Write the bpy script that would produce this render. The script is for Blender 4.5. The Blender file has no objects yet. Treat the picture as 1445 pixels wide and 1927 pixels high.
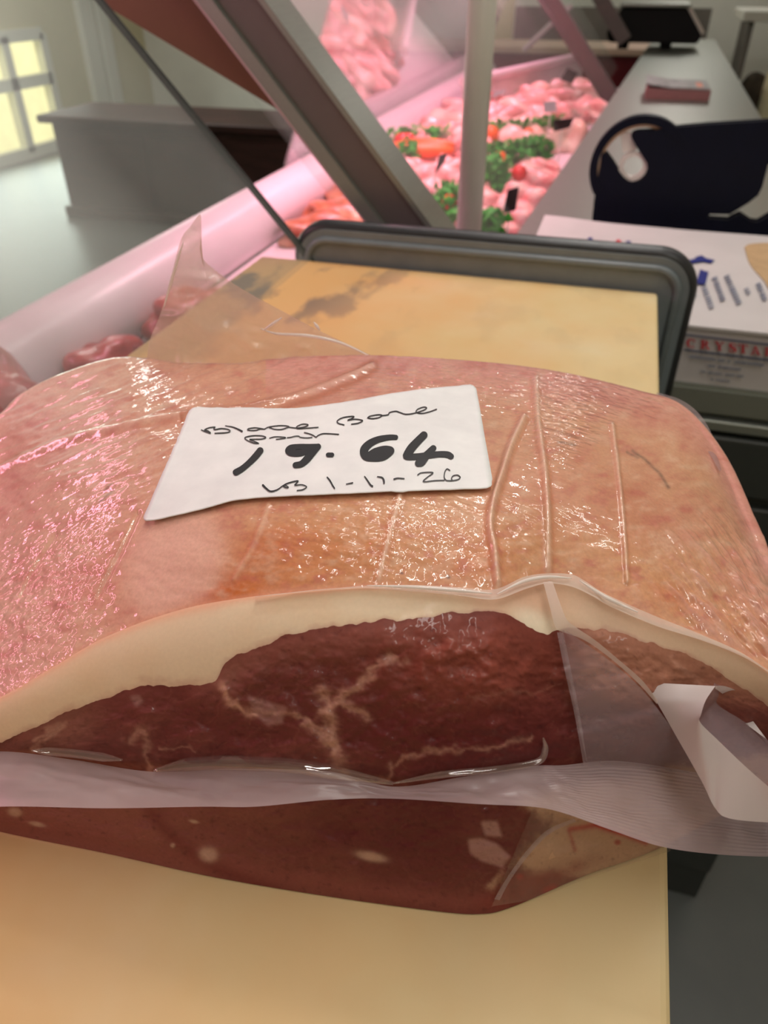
import bpy, bmesh, math, random
import numpy as np
from mathutils import Vector, Matrix
from mathutils.bvhtree import BVHTree
random.seed(7); rng = np.random.default_rng(7)
S = bpy.context.scene
COL = S.collection

# ---------------------------------------------------------------- camera, world, lights, exposure
F = 1400.0; PITCH = math.atan(1020 / 1400); YAW = math.radians(16.2); CH = 0.22
cam_d = bpy.data.cameras.new('camera'); cam = bpy.data.objects.new('camera', cam_d); COL.objects.link(cam)
cam.location = (0, 0, CH); cam.rotation_euler = (math.pi / 2 - PITCH, 0, YAW)
cam_d.sensor_fit = 'HORIZONTAL'; cam_d.sensor_width = 36; cam_d.lens = 36 * F / 1445
cam_d.clip_start = 0.01; cam_d.clip_end = 60
cam_d.dof.use_dof = True; cam_d.dof.focus_distance = 0.225; cam_d.dof.aperture_fstop = 21
S.camera = cam
w = bpy.data.worlds.new('World'); S.world = w; w.use_nodes = True
w.node_tree.nodes['Background'].inputs[0].default_value = (0.75, 0.9, 1.0, 1)
w.node_tree.nodes['Background'].inputs[1].default_value = 0.5
S.view_settings.view_transform = 'Standard'; S.view_settings.look = 'None'
S.view_settings.gamma = 1; S.view_settings.exposure = -0.2


def area(name, loc, size, energy, color, direction):
    d = bpy.data.lights.new(name, 'AREA'); d.shape = 'RECTANGLE'
    d.size, d.size_y = size; d.energy = energy; d.color = color
    o = bpy.data.objects.new(name, d); COL.objects.link(o); o.location = loc
    z = Vector(direction).normalized()                     # emit direction
    x = Vector((0, 1, 0)) if abs(z.y) < 0.9 else Vector((1, 0, 0))
    x = (x - z * x.dot(z)).normalized(); y = (-z).cross(x)
    m = Matrix((x, y, -z)).transposed()
    o.rotation_euler = m.to_euler()
    return o


PINK = (1.0, 0.34, 0.50)
WHITE = (1.0, 0.96, 0.90)
# ceiling strip lights of the shop (long side along the counter)
area('ceiling_strip_light', (0.0, 0.75, 1.55), (2.4, 0.06), 20, WHITE, (0, 0, -1))
area('ceiling_strip_light', (0.1, 1.25, 1.58), (0.06, 2.2), 12, WHITE, (0, 0, -1))
area('ceiling_strip_light', (0.32, 6.3, 1.50), (1.6, 0.12), 16, WHITE, (0, -0.25, -1))
area('ceiling_strip_light', (-3.3, 4.2, 1.55), (1.6, 0.10), 40, WHITE, (0, 0, -1))
area('ceiling_strip_light', (0.9, -1.0, 1.55), (1.2, 0.06), 10, WHITE, (0, 0, -1))
# pink meat tubes hung under the display canopy, above the meat
area('pink_case_tube', (-0.40, 2.1, 0.42), (2.4, 0.05), 15, PINK, (-0.05, 0, -1)).data.spread = math.radians(115)
area('pink_case_tube', (-0.88, 0.15, 0.33), (1.1, 0.05), 3.0, PINK, (0.9, 0, -0.35))
# daylight through the shop window
area('window_daylight', (-4.30, 4.9, -0.5), (1.7, 0.75), 26, (0.9, 1.0, 0.95), (1, -0.2, -0.1))

# ---------------------------------------------------------------- helpers


def ray(u, v):
    a = (np.asarray(u, float) - 722.5) / F; b = (np.asarray(v, float) - 963.5) / F
    f = math.cos(PITCH) - b * math.sin(PITCH); z = -math.sin(PITCH) - b * math.cos(PITCH)
    return np.stack([a * math.cos(YAW) - f * math.sin(YAW), a * math.sin(YAW) + f * math.cos(YAW), z], -1)


EYE = np.array([0, 0, CH])


def onz(u, v, z):
    d = ray(u, v); s = (np.asarray(z, float) - CH) / d[..., 2]; return EYE + s[..., None] * d


def onx(u, v, x): d = ray(u, v); return EYE + (x / d[..., 0])[..., None] * d
def ony(u, v, y): d = ray(u, v); return EYE + (y / d[..., 1])[..., None] * d


def lin(c):
    c = np.asarray(c, float) / 255.0
    return np.where(c <= 0.04045, c / 12.92, ((c + 0.055) / 1.055) ** 2.4)


def rgba(c): return tuple(float(x) for x in lin(c)) + (1.0,)


def link(name, me, mat=None, parent=None, smooth=False):
    o = bpy.data.objects.new(name, me); COL.objects.link(o)
    if mat is not None: me.materials.append(mat)
    if parent is not None: o.parent = parent
    if smooth: me.polygons.foreach_set('use_smooth', [True] * len(me.polygons))
    return o


def mesh(name, verts, faces, mat=None, parent=None, smooth=False):
    me = bpy.data.meshes.new(name); me.from_pydata([tuple(map(float, p)) for p in verts], [], [tuple(map(int, f)) for f in faces]); me.update()
    return link(name, me, mat, parent, smooth)


def bmobj(name, bm, mat=None, parent=None, smooth=False):
    bmesh.ops.recalc_face_normals(bm, faces=bm.faces[:])
    me = bpy.data.meshes.new(name); bm.to_mesh(me); bm.free()
    return link(name, me, mat, parent, smooth)


def tag(o, label, cat, group=None, kind=None):
    o['label'] = label; o['category'] = cat
    if group: o['group'] = group
    if kind: o['kind'] = kind
    return o


def thing(name, label, cat, loc=(0, 0, 0), group=None):
    o = bpy.data.objects.new(name, None); COL.objects.link(o); o.location = loc
    o.empty_display_size = 0.02
    return tag(o, label, cat, group)


def struct(o):
    o['kind'] = 'structure'; return o


def add_box(bm, lo, hi, bev=0.0, M=None):
    r = bmesh.ops.create_cube(bm, size=1)
    vs = r['verts']
    for v in vs:
        v.co = Vector([(lo[i] + hi[i]) / 2 + v.co[i] * (hi[i] - lo[i]) for i in range(3)])
    if bev:
        es = list({e for v in vs for e in v.link_edges})
        rb = bmesh.ops.bevel(bm, geom=es, offset=bev, segments=3, affect='EDGES', profile=0.5)
        vs = list({v for f in rb['faces'] for v in f.verts} | {v for v in vs if v.is_valid})
    if M is not None:
        for v in vs: v.co = M @ v.co
    return vs


def box(name, lo, hi, mat, parent=None, bev=0.0):
    bm = bmesh.new(); add_box(bm, lo, hi, bev); return bmobj(name, bm, mat, parent)


def prism(bm, poly, d0, d1):
    """poly: list of 3-D points; extruded between offsets d0 and d1 (vectors)."""
    a = [bm.verts.new(Vector(p) + Vector(d0)) for p in poly]; b = [bm.verts.new(Vector(p) + Vector(d1)) for p in poly]
    bm.faces.new(a); bm.faces.new(b[::-1])
    n = len(a)
    for i in range(n):
        bm.faces.new((a[i], b[i], b[(i + 1) % n], a[(i + 1) % n]))


def tube(bm, pts, r, seg=8, closed=False):
    pts = [Vector(p) for p in pts]; n = len(pts); rings = []
    rr = r if hasattr(r, '__len__') else [r] * n
    up = None
    for i, p in enumerate(pts):
        t = (pts[(i + 1) % n] - pts[i - 1]) if closed else (pts[min(i + 1, n - 1)] - pts[max(i - 1, 0)])
        t.normalize()
        if up is None: up = Vector((0, 0, 1)) if abs(t.z) < 0.9 else Vector((1, 0, 0))
        s = t.cross(up).normalized(); up = s.cross(t).normalized()
        rings.append([bm.verts.new(p + (s * math.cos(2 * math.pi * k / seg) + up * math.sin(2 * math.pi * k / seg)) * rr[i]) for k in range(seg)])
    for i in range(n if closed else n - 1):
        A, B = rings[i], rings[(i + 1) % n]
        for k in range(seg): bm.faces.new((A[k], A[(k + 1) % seg], B[(k + 1) % seg], B[k]))
    if not closed:
        bm.faces.new(rings[0][::-1]); bm.faces.new(rings[-1])


def cyl(bm, p0, p1, r, seg=24, r2=None):
    tube(bm, [p0, p1], [r, r if r2 is None else r2], seg)


def smoothpoly(pts, n=80):
    """Catmull-Rom resample of a polyline of n-D points."""
    P = np.array(pts, float)
    if len(P) == 2: return P[0] + (P[1] - P[0]) * np.linspace(0, 1, n)[:, None]
    Q = np.vstack([2 * P[0] - P[1], P, 2 * P[-1] - P[-2]])
    t = np.linspace(0, len(P) - 1 - 1e-9, n); i = t.astype(int); f = (t - i)[:, None]
    a, b, c, d = Q[i], Q[i + 1], Q[i + 2], Q[i + 3]
    return 0.5 * (2 * b + (c - a) * f + (2 * a - 5 * b + 4 * c - d) * f ** 2 + (3 * b - a - 3 * c + d) * f ** 3)


_LAT = rng.random((256, 256))


def vnoise(x, y):
    xi = np.floor(x).astype(int); yi = np.floor(y).astype(int); fx = x - xi; fy = y - yi
    fx = fx * fx * (3 - 2 * fx); fy = fy * fy * (3 - 2 * fy)
    g = lambda a, b: _LAT[a % 256, b % 256]
    return (g(xi, yi) * (1 - fx) + g(xi + 1, yi) * fx) * (1 - fy) + (g(xi, yi + 1) * (1 - fx) + g(xi + 1, yi + 1) * fx) * fy


def fbm(x, y, o=4):
    s = 0; a = 0.5; t = 0
    for k in range(o):
        s = s + a * vnoise(x * 2 ** k + 17.3 * k, y * 2 ** k + 5.1 * k); t += a; a *= 0.55
    return s / t


def ldist(X, Y, pl):
    pl = np.array(pl, float); d = np.full(X.shape, 1e9)
    for (x0, y0), (x1, y1) in zip(pl[:-1], pl[1:]):
        dx, dy = x1 - x0, y1 - y0; L = dx * dx + dy * dy + 1e-9
        t = np.clip(((X - x0) * dx + (Y - y0) * dy) / L, 0, 1)
        d = np.minimum(d, np.hypot(X - x0 - t * dx, Y - y0 - t * dy))
    return d


def blob(X, Y, cx, cy, rx, ry, ang=0.0, soft=1.0):
    c, s = math.cos(ang), math.sin(ang); x = (X - cx) * c + (Y - cy) * s; y = -(X - cx) * s + (Y - cy) * c
    r = np.sqrt((x / rx) ** 2 + (y / ry) ** 2)
    return 1 / (1 + np.exp((r - 1) * 6 / soft))


def inpoly(X, Y, poly):
    poly = np.array(poly, float); r = np.zeros(X.shape, bool); n = len(poly)
    for i in range(n):
        x0, y0 = poly[i]; x1, y1 = poly[i - 1]
        c = ((y0 > Y) != (y1 > Y)) & (X < (x1 - x0) * (Y - y0) / (y1 - y0 + 1e-12) + x0); r ^= c
    return r


def softpoly(X, Y, poly, r):
    return sum(inpoly(X + r * math.cos(a) * k, Y + r * math.sin(a) * k, poly).astype(float) for k in (0.35, 0.7, 1.0) for a in np.linspace(0, 6.28, 8)[:-1]) / 21


def mixc(C, c, m): return C + (lin(c) - C) * np.clip(m, 0, 1)[..., None]


def gridmesh(name, P, mat, parent=None, col=None, attrs=None, smooth=True):
    n, m = P.shape[:2]; idx = np.arange(n * m).reshape(n, m)
    f = np.stack([idx[:-1, :-1], idx[:-1, 1:], idx[1:, 1:], idx[1:, :-1]], -1).reshape(-1, 4)
    me = bpy.data.meshes.new(name); me.vertices.add(n * m); me.vertices.foreach_set('co', P.reshape(-1).astype('f'))
    me.loops.add(f.size); me.loops.foreach_set('vertex_index', f.reshape(-1).astype('i'))
    me.polygons.add(len(f)); me.polygons.foreach_set('loop_start', np.arange(0, f.size, 4).astype('i'))
    me.update(calc_edges=True); me.validate()
    if col is not None:
        a = me.attributes.new('Col', 'FLOAT_COLOR', 'POINT'); a.data.foreach_set('color', np.concatenate([col.reshape(-1, 3), np.ones((n * m, 1))], 1).reshape(-1).astype('f'))
    for k, v in (attrs or {}).items():
        a = me.attributes.new(k, 'FLOAT', 'POINT'); a.data.foreach_set('value', v.reshape(-1).astype('f'))
    return link(name, me, mat, parent, smooth)


# ---------------------------------------------------------------- materials
class NT:
    def __init__(s, name):
        s.m = bpy.data.materials.new(name); s.m.use_nodes = True; s.t = s.m.node_tree; s.n = s.t.nodes
        s.b = s.n['Principled BSDF']; s.out = s.n['Material Output']

    def new(s, kind, **kw):
        n = s.n.new(kind)
        for k, v in kw.items(): setattr(n, k, v)
        return n

    def l(s, a, b): s.t.links.new(a, b)

    def noise(s, scale, detail=4, vec=None, stretch=None, rot=None, rough=0.55):
        n = s.new('ShaderNodeTexNoise'); n.inputs['Scale'].default_value = scale; n.inputs['Detail'].default_value = detail
        n.inputs['Roughness'].default_value = rough
        if vec is None: vec = s.new('ShaderNodeTexCoord').outputs['Object']
        if stretch or rot:
            mp = s.new('ShaderNodeMapping')
            if stretch: mp.inputs['Scale'].default_value = stretch
            if rot: mp.inputs['Rotation'].default_value = rot
            s.l(vec, mp.inputs['Vector']); vec = mp.outputs['Vector']
        s.l(vec, n.inputs['Vector']); return n.outputs['Fac']

    def ramp(s, fac, stops):
        r = s.new('ShaderNodeValToRGB'); e = r.color_ramp.elements
        while len(e) < len(stops): e.new(0.5)
        for q, (p, c) in zip(e, stops): q.position = p; q.color = c
        s.l(fac, r.inputs['Fac']); return r.outputs['Color']

    def mix(s, fac, a, b, blend='MIX'):
        n = s.new('ShaderNodeMix', data_type='RGBA', blend_type=blend)
        for x, i in ((fac, 0), (a, 6), (b, 7)):
            if hasattr(x, 'is_linked'): s.l(x, n.inputs[i])
            else: n.inputs[i].default_value = x
        return n.outputs[2]

    def math(s, op, a, b=0.0):
        n = s.new('ShaderNodeMath', operation=op)
        for x, i in ((a, 0), (b, 1)):
            if hasattr(x, 'is_linked'): s.l(x, n.inputs[i])
            else: n.inputs[i].default_value = x
        return n.outputs[0]

    def bump(s, h, strength=0.3, dist=0.001):
        n = s.new('ShaderNodeBump'); n.inputs['Distance'].default_value = dist
        if hasattr(strength, 'is_linked'): s.l(strength, n.inputs['Strength'])
        else: n.inputs['Strength'].default_value = strength
        s.l(h, n.inputs['Height']); return n.outputs['Normal']

    def attr(s, name):
        n = s.new('ShaderNodeAttribute', attribute_name=name); return n

    def set(s, **kw):
        for k, v in kw.items():
            i = s.b.inputs[k.replace('_', ' ')]
            if hasattr(v, 'is_linked'): s.l(v, i)
            else: i.default_value = v
        return s


def plain(name, c, rough=0.5, metal=0.0, var=0.12, scale=40, bump=0.0, coat=0.0, stretch=None, spec=0.5):
    t = NT(name); n = t.noise(scale, 5, stretch=stretch)
    base = rgba(c); d = tuple(x * (1 - var) for x in base[:3]) + (1,); u = tuple(min(1, x * (1 + var)) for x in base[:3]) + (1,)
    t.set(Base_Color=t.ramp(n, [(0.3, d), (0.7, u)]), Roughness=rough, Metallic=metal, Coat_Weight=coat, Specular_IOR_Level=spec)
    if bump: t.set(Normal=t.bump(n, bump, 0.002))
    return t.m


def film(name, c, fac, rough=0.2, var=0.2, scale=60, bump=0.25, ribs=None, stretch=None):
    """thin cloudy plastic: part clear, part milky, always glossy"""
    t = NT(name); n = t.noise(scale, 5, stretch=stretch)
    t.set(Base_Color=rgba(c), Roughness=rough, Specular_IOR_Level=0.6)
    h = n
    if ribs:
        wv = t.math('MULTIPLY', t.math('ADD', t.math('SINE', t.math('MULTIPLY', t.attr('Rib').outputs['Fac'], ribs)), 1.0), 0.5)
        sp = t.new('ShaderNodeSeparateXYZ'); t.l(t.new('ShaderNodeTexCoord').outputs['Object'], sp.inputs[0])
        rx = t.math('MAXIMUM', t.math('MINIMUM', t.math('MULTIPLY', t.math('SUBTRACT', sp.outputs['X'], 0.0), 25), 1.0), 0.0)
        h = t.math('ADD', n, t.math('MULTIPLY', t.math('MULTIPLY', wv, t.math('MULTIPLY', n, 1.5)), rx))
    t.set(Normal=t.bump(h, bump, 0.001))
    tr = t.new('ShaderNodeBsdfTransparent'); tr.inputs[0].default_value = (0.97, 0.95, 0.94, 1)
    tl = t.new('ShaderNodeBsdfTranslucent'); tl.inputs[0].default_value = rgba(c)
    ms = t.new('ShaderNodeMixShader'); ms.inputs[0].default_value = 0.3
    t.l(t.b.outputs[0], ms.inputs[1]); t.l(tl.outputs[0], ms.inputs[2])
    mx = t.new('ShaderNodeMixShader')
    f = t.math('ADD', fac, t.math('MULTIPLY', t.math('SUBTRACT', n, 0.5), var))
    t.l(f, mx.inputs[0]); t.l(tr.outputs[0], mx.inputs[1]); t.l(ms.outputs[0], mx.inputs[2])
    t.l(mx.outputs[0], t.out.inputs[0])
    return t.m


def glass(name, haze, refl, tint=(0.93, 0.96, 0.95, 1), hz=(225, 228, 224), grime=3.0, grad=None, rough=0.04):
    t = NT(name)
    n = t.noise(grime, 5)
    tr = t.new('ShaderNodeBsdfTransparent'); tr.inputs[0].default_value = tint
    gl = t.new('ShaderNodeBsdfGlossy'); gl.inputs['Roughness'].default_value = rough; gl.inputs[0].default_value = (1, 1, 1, 1)
    df = t.new('ShaderNodeBsdfDiffuse'); df.inputs[0].default_value = rgba(hz)
    lw = t.new('ShaderNodeLayerWeight'); lw.inputs[0].default_value = 0.35
    m1 = t.new('ShaderNodeMixShader'); t.l(t.math('MULTIPLY', t.math('ADD', t.math('MULTIPLY', lw.outputs['Facing'], 0.8), 0.2), refl), m1.inputs[0])
    t.l(tr.outputs[0], m1.inputs[1]); t.l(gl.outputs[0], m1.inputs[2])
    m2 = t.new('ShaderNodeMixShader'); hf = t.math('MULTIPLY', t.math('MULTIPLY', n, 2.0), haze)
    if grad:                                            # reflected glow on the dirty pane, painted as white haze, stronger nearer
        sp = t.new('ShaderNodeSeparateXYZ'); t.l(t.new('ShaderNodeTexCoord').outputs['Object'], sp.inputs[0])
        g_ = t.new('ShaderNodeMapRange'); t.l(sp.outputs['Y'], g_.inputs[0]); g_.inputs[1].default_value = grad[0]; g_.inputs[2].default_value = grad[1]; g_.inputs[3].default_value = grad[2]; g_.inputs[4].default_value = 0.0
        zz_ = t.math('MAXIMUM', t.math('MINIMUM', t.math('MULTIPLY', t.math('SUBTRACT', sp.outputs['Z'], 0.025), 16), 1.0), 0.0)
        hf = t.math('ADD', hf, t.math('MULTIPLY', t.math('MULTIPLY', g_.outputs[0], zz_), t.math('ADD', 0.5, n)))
    t.l(hf, m2.inputs[0])
    t.l(m1.outputs[0], m2.inputs[1]); t.l(df.outputs[0], m2.inputs[2]); t.l(m2.outputs[0], t.out.inputs[0])
    return t.m


def emit(name, c, strength, var=0.15):
    t = NT(name); n = t.noise(6, 3)
    e = t.new('ShaderNodeEmission'); e.inputs[1].default_value = strength
    b = rgba(c); t.l(t.ramp(n, [(0.3, tuple(x * (1 - var) for x in b[:3]) + (1,)), (0.7, b)]), e.inputs[0]); t.l(e.outputs[0], t.out.inputs[0])
    return t.m


M = {}
M['wall'] = plain('cream_paint', (208, 200, 168), 0.7, var=0.05, scale=3)
M['wallpale'] = plain('pale_paint', (222, 222, 212), 0.6, var=0.05, scale=3)
M['ceiling'] = plain('ceiling_paint', (225, 222, 215), 0.8, var=0.04, scale=3)
M['steel'] = plain('brushed_steel', (150, 154, 146), 0.42, 0.75, var=0.08, scale=30, stretch=(40, 1, 40))
M['steeldark'] = plain('dark_brushed_steel', (112, 104, 102), 0.5, 0.55, var=0.06, scale=20)
M['cabinet'] = plain('dark_grey_laminate', (52, 55, 52), 0.45, var=0.1, scale=20)
M['black'] = plain('black_plastic', (14, 12, 15), 0.6, spec=0.25, var=0.15, scale=50)
M['navy'] = plain('navy_painted_metal', (5, 9, 30), 0.5, var=0.12, scale=40, spec=0.2)
M['greyplastic'] = plain('grey_plastic', (114, 124, 128), 0.33, var=0.07, scale=60)
M['rubber'] = plain('dark_rubber', (46, 48, 51), 0.36, var=0.1, scale=60)
M['whiteplastic'] = plain('white_plastic', (228, 220, 214), 0.35, var=0.05, scale=30)
M['postpaint'] = plain('white_painted_tube', (190, 188, 178), 0.4, var=0.04, scale=20)
M['brownpanel'] = plain('brown_panel', (112, 84, 56), 0.5, var=0.12, scale=9)
M['enamel'] = plain('white_enamel', (225, 208, 214), 0.3, var=0.05, scale=10)
M['maroon'] = plain('maroon_panel', (118, 28, 40), 0.5, var=0.1, scale=5)
M['beige'] = plain('beige_top', (210, 180, 160), 0.5, var=0.08, scale=5)
M['greytile'] = plain('grey_tile', (120, 116, 110), 0.5, var=0.2, scale=4)
M['creamdoor'] = plain('cream_door', (206, 190, 150), 0.45, var=0.05, scale=4)
M['wood'] = plain('dark_wood', (66, 38, 34), 0.5, var=0.35, scale=5, stretch=(1, 1, 6))
M['kraft'] = plain('kraft_card', (176, 146, 108), 0.8, var=0.12, scale=60)
M['ink'] = plain('black_marker_ink', (22, 22, 28), 0.5, var=0.2, scale=300)
M['blueink'] = plain('navy_print', (18, 30, 110), 0.6, var=0.15, scale=200)
M['redink'] = plain('red_print', (190, 34, 50), 0.6, var=0.15, scale=200)
M['greyink'] = plain('grey_print', (120, 124, 140), 0.7, var=0.25, scale=300)
M['slateink'] = plain('slate_print', (70, 76, 100), 0.7, var=0.2, scale=300)
M['glass_near'] = glass('grimy_glow_glass', 0.045, 0.12, grime=4.0, grad=(0.34, 0.52, 0.24), rough=0.32)  # grime, plus a painted haze for light reflected in the dirty glass
M['glass_case'] = glass('case_glass', 0.05, 0.6, grime=3)
M['glass_edge'] = plain('green_glass_edge', (52, 62, 58), 0.15, var=0.1, scale=60)
M['cardwhite'] = plain('white_card', (192, 186, 185), 0.6, var=0.05, scale=12)
M['floor'] = plain('grey_vinyl_floor', (92, 96, 94), 0.4, var=0.08, scale=8)
# cutting board: yellowed plastic, orange stains, grey knife scuffs
t = NT('stained_cutting_board'); tc = t.new('ShaderNodeTexCoord').outputs['Object']; sx = t.new('ShaderNodeSeparateXYZ'); t.l(tc, sx.inputs[0])
big = t.noise(9, 4); base = t.ramp(big, [(0.3, rgba((206, 180, 126))), (0.55, rgba((210, 189, 141))), (0.75, rgba((212, 199, 163)))])
gx = t.math('MULTIPLY', t.math('SUBTRACT', 0.02, sx.outputs['X']), 4.0)
gx = t.math('MAXIMUM', t.math('MINIMUM', t.math('ADD', gx, t.math('MULTIPLY', t.math('SUBTRACT', t.noise(14, 4), 0.5), 1.2)), 1.0), 0.0)
base = t.mix(t.math('MULTIPLY', gx, 0.7), base, rgba((210, 150, 84)))
scuff = t.ramp(t.noise(26, 6, stretch=(1, 0.55, 1), rot=(0, 0, 0.5)), [(0.52, (0, 0, 0, 1)), (0.62, (1, 1, 1, 1))])
far = t.math('MULTIPLY', t.math('MAXIMUM', t.math('MINIMUM', t.math('MULTIPLY', t.math('SUBTRACT', sx.outputs['Y'], 0.38), 6), 1), 0),
             t.math('MAXIMUM', t.math('MINIMUM', t.math('MULTIPLY', t.math('SUBTRACT', -0.12, sx.outputs['X']), 9), 1), 0.10))
base = t.mix(t.math('MULTIPLY', t.math('MULTIPLY', scuff, far), 0.8), base, rgba((92, 86, 84)))
t.set(Base_Color=base, Roughness=0.6, Normal=t.bump(t.noise(400, 4), 0.08, 0.0005)); M['board'] = t.m


def flesh(name, rough, coat, wscale, wstretch, wrot, sss=0.1, fine=900, wamp=1.0, grain=0.5, bd=0.0055, spec=0.5):
    t = NT(name); c = t.attr('Col').outputs['Color']; wr = t.attr('Wrinkle').outputs['Fac']
    f = t.noise(fine, 4); c2 = t.mix(grain, c, t.ramp(f, [(0.25, (0.72, 0.66, 0.62, 1)), (0.7, (1.12, 1.1, 1.08, 1))]), 'MULTIPLY')
    nw = t.noise(wscale, 1.5, stretch=wstretch, rot=wrot); nf = t.noise(fine * 0.5, 3)
    h = t.math('ADD', t.math('MULTIPLY', nw, t.math('MULTIPLY', wr, wamp)), t.math('MULTIPLY', nf, 0.025))
    nb = t.bump(h, 1.0, bd); t.set(Specular_IOR_Level=spec)
    t.set(Base_Color=c2, Roughness=rough, Coat_Weight=coat, Coat_Roughness=0.03, Coat_IOR=1.5, Subsurface_Weight=sss, Subsurface_Radius=(0.004, 0.0015, 0.001), Subsurface_Scale=1.0)
    t.l(nb, t.b.inputs['Coat Normal']); t.l(t.bump(h, 0.25, bd), t.b.inputs['Normal'])
    return t.m


M['rind'] = flesh('pork_rind', 0.5, 1.0, 190, (1.0, 1.7, 1.0), (0, 0, 0.15), grain=0.4, bd=0.0030)
M['fat'] = flesh('pork_fat', 0.55, 0.05, 120, (1, 1, 1), None, 0.15, grain=0.15, bd=0.002)
M['meat'] = flesh('lean_pork', 0.5, 0.12, 90, (1, 1, 2), None, 0.08, grain=0.35, bd=0.0008, spec=0.15)
M['film'] = film('clear_bag_film', (196, 178, 184), 0.40, 0.22)
M['sealfilm'] = film('ribbed_bag_film', (196, 176, 178), 0.70, 0.3, ribs=130, bump=0.35)
M['milkfilm'] = film('milky_bag_film', (232, 220, 218), 0.86, 0.35, var=0.1, bump=0.1)
M['edgefilm'] = film('bright_film_edge', (240, 226, 214), 0.62, 0.12, var=0.5, bump=0.5)
M['clear'] = glass('clear_wet_film', 0.05, 0.45, tint=(0.97, 0.95, 0.94, 1), hz=(214, 190, 184), grime=60)
M['crisp'] = film('film_crease_highlight', (250, 244, 238), 0.85, 0.1, var=0.3, bump=0.3)  # highlight along film creases, put into a near-white colour
t = NT('label_paper'); t.set(Base_Color=t.ramp(t.noise(90, 5), [(0.3, rgba((226, 226, 226))), (0.7, rgba((238, 238, 237)))]), Roughness=0.55); M['label'] = t.m

# ---------------------------------------------------------------- the setting
ZF = float(ony(np.array(1309), np.array(1690), 0.705)[2])       # shop floor level
XR = 2.2; XL = -4.4; YB = 7.2; YN = -1.6; ZC = 1.62
struct(box('floor', (XL - .1, YN - .1, ZF - 0.05), (XR + .1, YB + .1, ZF), M['floor']))
struct(box('ceiling', (XL - .1, YN - .1, ZC), (XR + .1, YB + .1, ZC + 0.05), M['ceiling']))
struct(box('wall_back', (XL - .1, YB, ZF), (XR + .1, YB + 0.1, ZC), M['wallpale']))
struct(box('wall_right', (XR, YN, ZF), (XR + 0.1, YB, ZC), M['wall']))
struct(box('wall_front', (XL - .1, YN - 0.1, ZF), (XR + .1, YN, ZC), M['wall']))
WY0, WY1, WZ0, WZ1 = 4.0, 5.74, ZF + 0.04, -0.17
bm = bmesh.new()
add_box(bm, (XL - 0.1, YN, ZF), (XL, WY0, ZC)); add_box(bm, (XL - 0.1, WY1, ZF), (XL, YB, ZC))
add_box(bm, (XL - 0.1, WY0, ZF), (XL, WY1, WZ0)); add_box(bm, (XL - 0.1, WY0, WZ1), (XL, WY1, ZC))
struct(bmobj('wall_left', bm, M['wall']))
win = bpy.data.objects.new('window_1', None); COL.objects.link(win); win.location = (XL, (WY0 + WY1) / 2, WZ0); struct(win)
win.location = (0, 0, 0)
bm = bmesh.new()
for y in np.linspace(WY0, WY1, 5): add_box(bm, (XL - 0.08, y - 0.04, WZ0), (XL + 0.02, y + 0.04, WZ1))
for z in (WZ0, WZ0 + 0.46, WZ1): add_box(bm, (XL - 0.08, WY0, z - 0.04), (XL + 0.02, WY1, z + 0.04))
bmobj('window_frame', bm, M['wallpale'], win)
box('daylit_pane', (XL - 0.06, WY0, WZ0), (XL - 0.05, WY1, WZ1), emit('daylight_sky', (255, 242, 176), 1.7), win)
# cream door frame on the shop wall and dark wooden stand below it (seen through the near glass)
bm = bmesh.new()
for u0, u1 in ((172, 196), (205, 222)):
    p = onx(np.array([u0, u1]), np.array([130, 130]), XL + 0.05); add_box(bm, (XL, p[0, 1], ZF), (XL + 0.05, p[1, 1], ZC))
struct(bmobj('trim_1', bm, M['wallpale']))
st = thing('display_stand', 'dark wooden shop stand seen dimly through the glass at the left', 'stand', (-2.35, 4.1, ZF))
for nm, lo, hi in (('base', (-0.75, -0.2, 0), (0.95, 0.3, 0.06)), ('cabinet_body', (-0.72, -0.18, 0.06), (0.92, 0.28, 0.50)), ('top', (-0.78, -0.22, 0.50), (0.98, 0.32, 0.54))):
    box(nm, lo, hi, M['wood'], st, 0.01)
for x in (-0.35, 0.1, 0.55): box('door', (x - 0.2, -0.195, 0.1), (x + 0.2, -0.18, 0.46), M['wood'], st, 0.004)

# ---------------------------------------------------------------- staff counter, its cabinet and the service ledge
CZ = -0.10                                       # steel worktop level; board top is z = 0
kx = lambda y: -0.131 + (y - 1.158) * (0.086 / 1.74)      # left edge of the worktop (runs slightly askew)
kr = lambda y: 0.312 + (y - 0.705) * 0.022
ct = thing('steel_counter', 'long stainless steel staff counter running back beside the meat display', 'counter', (0.1, 0.705, CZ))
ct.location = (0, 0, 0)
Y0, Y1 = 0.700, 5.35
bm = bmesh.new(); prism(bm, [(kx(Y0), Y0, CZ), (kr(Y0), Y0, CZ), (kr(Y1), Y1, CZ), (kx(Y1), Y1, CZ)], (0, 0, -0.028), (0, 0, 0))
bmesh.ops.bevel(bm, geom=bm.edges[:], offset=0.003, segments=2, affect='EDGES'); bmobj('worktop', bm, M['steel'], ct)
bm = bmesh.new(); prism(bm, [(kx(Y0) + .02, Y0 + .006, CZ), (kr(Y0) - .004, Y0 + .006, CZ), (kr(Y1) - .01, Y1 - .05, CZ), (kx(Y1) + .02, Y1 - .05, CZ)], (0, 0, ZF - CZ), (0, 0, -0.028))
bmobj('cabinet', bm, M['cabinet'], ct)
box('front_rail', (kx(Y0) + .01, Y0 - 0.004, CZ - 0.043), (kr(Y0), Y0 + 0.01, CZ - 0.032), M['steel'], ct, 0.002)
box('drawer', (kx(Y0) + .02, Y0 - 0.006, CZ - 0.112), (kr(Y0) - .005, Y0 + 0.012, CZ - 0.048), M['cabinet'], ct, 0.003)
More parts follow.
